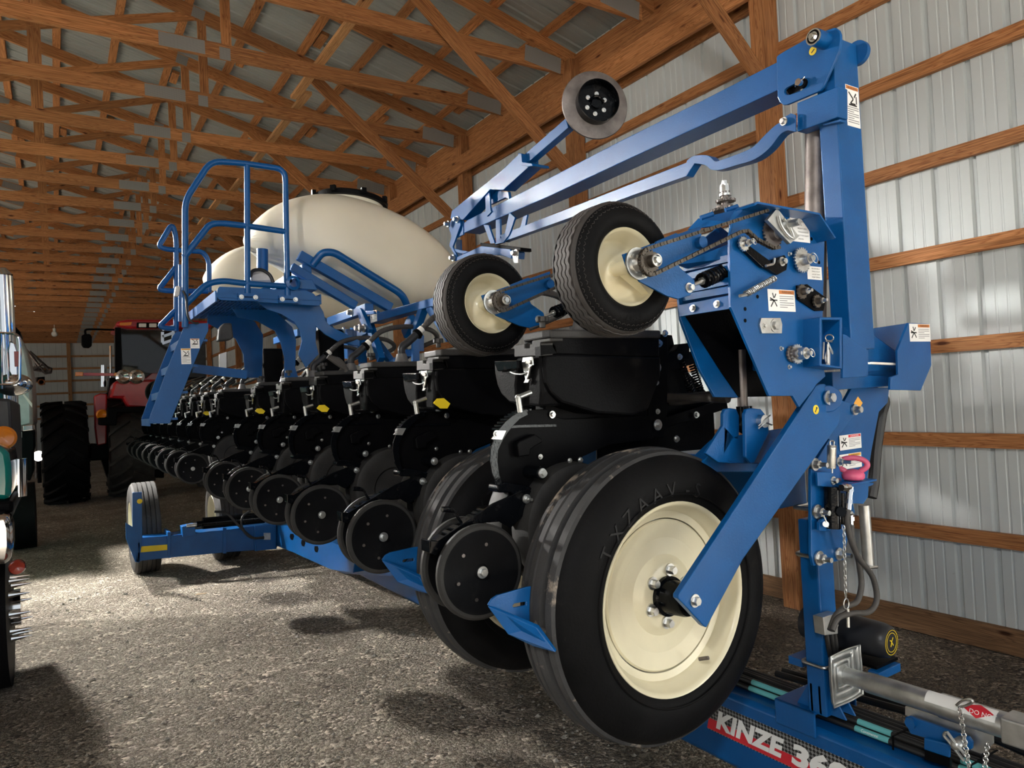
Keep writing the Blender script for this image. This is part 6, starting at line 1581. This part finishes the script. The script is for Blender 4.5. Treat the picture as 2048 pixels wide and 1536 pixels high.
# teal fender, rounded
T = MB().extr([L5(x, y, 5.2) for x, y in ((-260, 850), (-60, 855), (20, 870), (42, 900), (52, 960), (55, 1040), (50, 1115), (20, 1118), (-260, 1100))], (0, .9, 0)); T.build('fender', 'teal_paint', tk, smooth=30, bevel=.05)
T = MB().extr([L5(x, y, 5.15) for x, y in ((-300, 1120), (62, 1120), (62, 1180), (-300, 1190))], (0, 1.0, 0)); T.build('fender_liner', 'black', tk, smooth=0, bevel=.02)
T = MB().extr([L5(x, y, 4.9) for x, y in ((-400, 1200), (0, 1188), (40, 1185), (58, 1240), (62, 1330), (50, 1405), (20, 1418), (-400, 1430))], (0, .25, 0)); T.build('bumper', 'chrome', tk, smooth=30, bevel=.03)
T = MB().extr([L5(x, y, 6.0) for x, y in ((-300, 640), (50, 645), (62, 870), (62, 1200), (-300, 1200))], (0, 1.5, 0)); T.build('body', 'cab_dark', tk, smooth=0, bevel=.02)
MB().box(-2.3, -.46, 6.2, 7.7, .30, 2.9).build('cab', 'teal_paint', tk, smooth=0, bevel=.06)  # cab box out of view, added to block the left lamp
T = MB().cyl(V(-1.1, 5.9, .50), V(-.30, 5.9, .50), .50, n=48); T.build('front_wheel', 'rubber', tk)
T = MB()
for i in range(10):
    t = 2 * PI * i / 10; p0 = V(-.30, 5.9 + math.cos(t) * .20, .50 + math.sin(t) * .20); T.cyl(p0, p0 + V(.115, 0, 0), .020, .003, n=10)
T.cyl(V(-.30, 5.9, .5), V(-.24, 5.9, .5), .12, n=24); T.build('lug_spike', 'chrome', tk)
q = L5(80, 1430, 4.85); MB().lathe([(0, .001), (-.02, .035), (0, .042), (.03, .04), (.03, .001)], q, (0, 1, 0), 24).build('side_marker', 'red_lens', tk)
q = L5(15, 828, 5.6); MB().lathe([(0, .001), (-.02, .06), (0, .075), (.03, .07), (.03, .001)], q, (0, 1, 0), 28).build('turn_lamp', 'amber_lens', tk)
T = MB().tube(round_path([L5(-20, 340, 6.4), L5(85, 342, 6.4), L5(95, 400, 6.4), L5(92, 560, 6.4), L5(60, 580, 6.4), L5(-20, 580, 6.4)], .05), .010, 8)
T.tube([L5(25, 340, 6.4), L5(40, 560, 6.4)], .009, 8); T.tube([L5(5, 340, 6.4), L5(8, 600, 6.4)], .009, 8); T.build('mirror_frame', 'chrome', tk)
T = MB().extr([L5(x, y, 6.45) for x, y in ((45, 375), (70, 385), (85, 430), (85, 540), (60, 560), (40, 520), (35, 420))], (0, .06, 0)); T.build('mirror', 'chrome', tk, smooth=0, bevel=.01)
T = MB().extr([L5(x, y, 6.44) for x, y in ((65, 425), (87, 425), (87, 495), (68, 497))], (0, .02, 0)); T.build('side_marker', 'red_lens', tk, smooth=0, bevel=.003)
T = MB().ball(L5(65, 580, 6.5), (.12, .10, .085), 12); T.build('spot_mirror', 'chrome', tk)
T = MB().tube([L5(85, 925, 5.9), L5(85, 1100, 5.9)], .05, 20); T.build('air_tank', 'chrome', tk)

t2 = thing('silver_truck', 'silver hooded truck behind the teal truck, nose forward', 'truck', (-.9, 11.6, 0))
def l2(pts, Y, th, mat, name, bevel=.01): return lp(pts, Y, th, mat, name, bevel, t2)
l2(((-300, 330), (40, 330), (90, 350), (120, 400), (145, 520), (152, 640), (155, 770), (60, 790), (-300, 790)), 11.0, 2.5, 'silver_paint', 'hood', .04)
l2(((30, 300), (70, 305), (95, 335), (95, 352), (30, 352)), 10.9, .8, 'black', 'air_intake', .03)
l2(((66, 800), (160, 790), (163, 870), (155, 900), (158, 980), (140, 1030), (66, 1000)), 10.8, .5, 'black', 'bumper', .02)
l2(((68, 802), (102, 800), (102, 828), (70, 830)), 10.78, .03, 'paper_white', 'number_plate', .003)
l2(((105, 770), (155, 765), (156, 792), (106, 798)), 10.78, .04, 'chrome', 'head_lamp', .01)
l2(((104, 612), (150, 668), (150, 688), (100, 620)), 10.97, .03, 'white_plastic', 'hood_stripe', .002)
q = L5(80, 745, 10.95); MB().ball(q, .035, 8).build('side_marker', 'copper', t2)
MB().cyl(V(-.9, 12.0, .45), V(-.28, 12.0, .45), .45, n=40).build('front_wheel', 'rubber', t2)

# folded sprayer parts against the far wall
sb = thing('sprayer_boom', 'folded wiry sprayer boom with small red box, before the far wall', 'sprayer boom', (.0, 26, 0))
T = MB(); rnd = random.Random(3); gB = rel(0, 520, .18227)
nod = [(330, 1000), (420, 1140), (460, 1130), (520, 1170), (570, 1190), (560, 1240), (500, 1250), (400, 1180), (360, 1210), (430, 1160), (480, 1210), (540, 1220), (350, 1190), (420, 1220)]
nod3 = [pt(gB, x, y, Y=26 + rnd.random() * .5) for x, y in nod]
for i in range(len(nod3)):
    for j in (1, 3):
        T.cyl(nod3[i], nod3[(i + j) % len(nod3)], .022, n=6)
T.cyl(pt(gB, 280, 980, Y=26), pt(gB, 430, 1160, Y=26), .04, n=8); T.cyl(pt(gB, 360, 1410, Y=26), pt(gB, 400, 1290, Y=26), .03, n=8)
T.cyl(pt(gB, 360, 1400, Y=26), V(pt(gB, 360, 1400, Y=26).x, 26, 0), .05, n=8)
T.build('boom_frame', 'steel_dark', sb)
T = MB().extr([pt(gB, x, y, Y=26) for x, y in ((380, 1290), (490, 1280), (495, 1365), (430, 1360), (380, 1310))], (0, .2, 0)); T.build('valve_box', 'black', sb, smooth=0)
q = pt(gB, 455, 1340, Y=25.98); MB().lathe([(0, .06), (-.02, .08), (0, .10)], q, (0, 1, 0), 20).build('valve_cap', 'copper', sb)
# bulb
q = P(109, 668, Y=30.15)
b_ = MB().ball(q, .10, 10).cyl(q + V(0, 0, .08), q + V(0, 0, .2), .05, n=12).cyl(q + V(0, 0, .1), V(q.x, q.y, 5.2), .012, n=6).build('light_bulb', 'white_plastic', None, loc=q); tag(b_, 'small white bulb fitting hanging below the trusses near the far wall', 'light')
q = P(77, 912, Y=24)  # glowing disc on an added post, stands in for a bright low spot
b_ = MB().lathe([(0, .001), (-.04, .10), (0, .14), (.2, .10), (.2, .001)], q, (0, 1, 0), 24)
b_.cyl(q + V(0, .1, -.1), V(q.x, q.y + .1, .0), .05, n=10)
b_ = b_.build('low_glow', 'bright_glow', None, loc=V(q.x, q.y, 0)); b_.data.materials.append(MATS['black'])
for p_ in b_.data.polygons:
    if p_.center.z < q.z - .02 and abs(p_.normal.y) < .99 and p_.center.y > .05: p_.material_index = 1
tag(b_, 'glaring round bright spot low down left of the big dark tyre', 'bright spot')
# scraps on the ground
rnd = random.Random(11)
T = MB()
for i in range(2600):
    u = rnd.random()
    x = rnd.uniform(-.10, 3.6); y = rnd.uniform(1.6, 8.5) if u < .8 else rnd.uniform(1.6, 4.5)
    if .9 < x < 2.9 and y < 2.6: pass
    s_ = rnd.uniform(.005, .013) if rnd.random() < .9 else rnd.uniform(.013, .024)
    b0 = len(T.v)
    q = V(x, y, s_ * .25)
    pts = [(1, 0, 0), (-1, 0, 0), (0, 1, 0), (0, -1, 0), (0, 0, .8), (0, 0, -.5)]
    an = rnd.random() * PI; ca_, sa_ = math.cos(an), math.sin(an)
    vs = []
    for a, b2, c in pts:
        j = rnd.uniform(.6, 1.2); vs.append(q + V((a * ca_ - b2 * sa_) * s_ * j, (a * sa_ + b2 * ca_) * s_ * j * .8, c * s_ * .8))
    T.add(vs, [(0, 2, 4), (2, 1, 4), (1, 3, 4), (3, 0, 4), (2, 0, 5), (1, 2, 5), (3, 1, 5), (0, 3, 5)])
plain('stone', (.30, .275, .235), .9, var=.55, vscale=45)
o = T.build('loose_gravel', 'stone', None, smooth=0); tag(o, 'loose crushed stone scattered over the shed ground', 'gravel', kind='stuff')
q = P(400, 1188, Z=0.003)
o = MB().extr([q + V(a, b2, 0) for a, b2 in ((-.05, .0), (-.01, .03), (.06, .0), (.05, -.03), (0, -.02))], (0, 0, .002)).build('dry_leaf', 'tyre_brown', None, smooth=0, loc=q); MATS_l = plain('leaf', (.35, .25, .15), .8); o.data.materials[0] = MATS_l
tag(o, 'pale dry husk lying on the gravel below the rear axle beam', 'leaf')
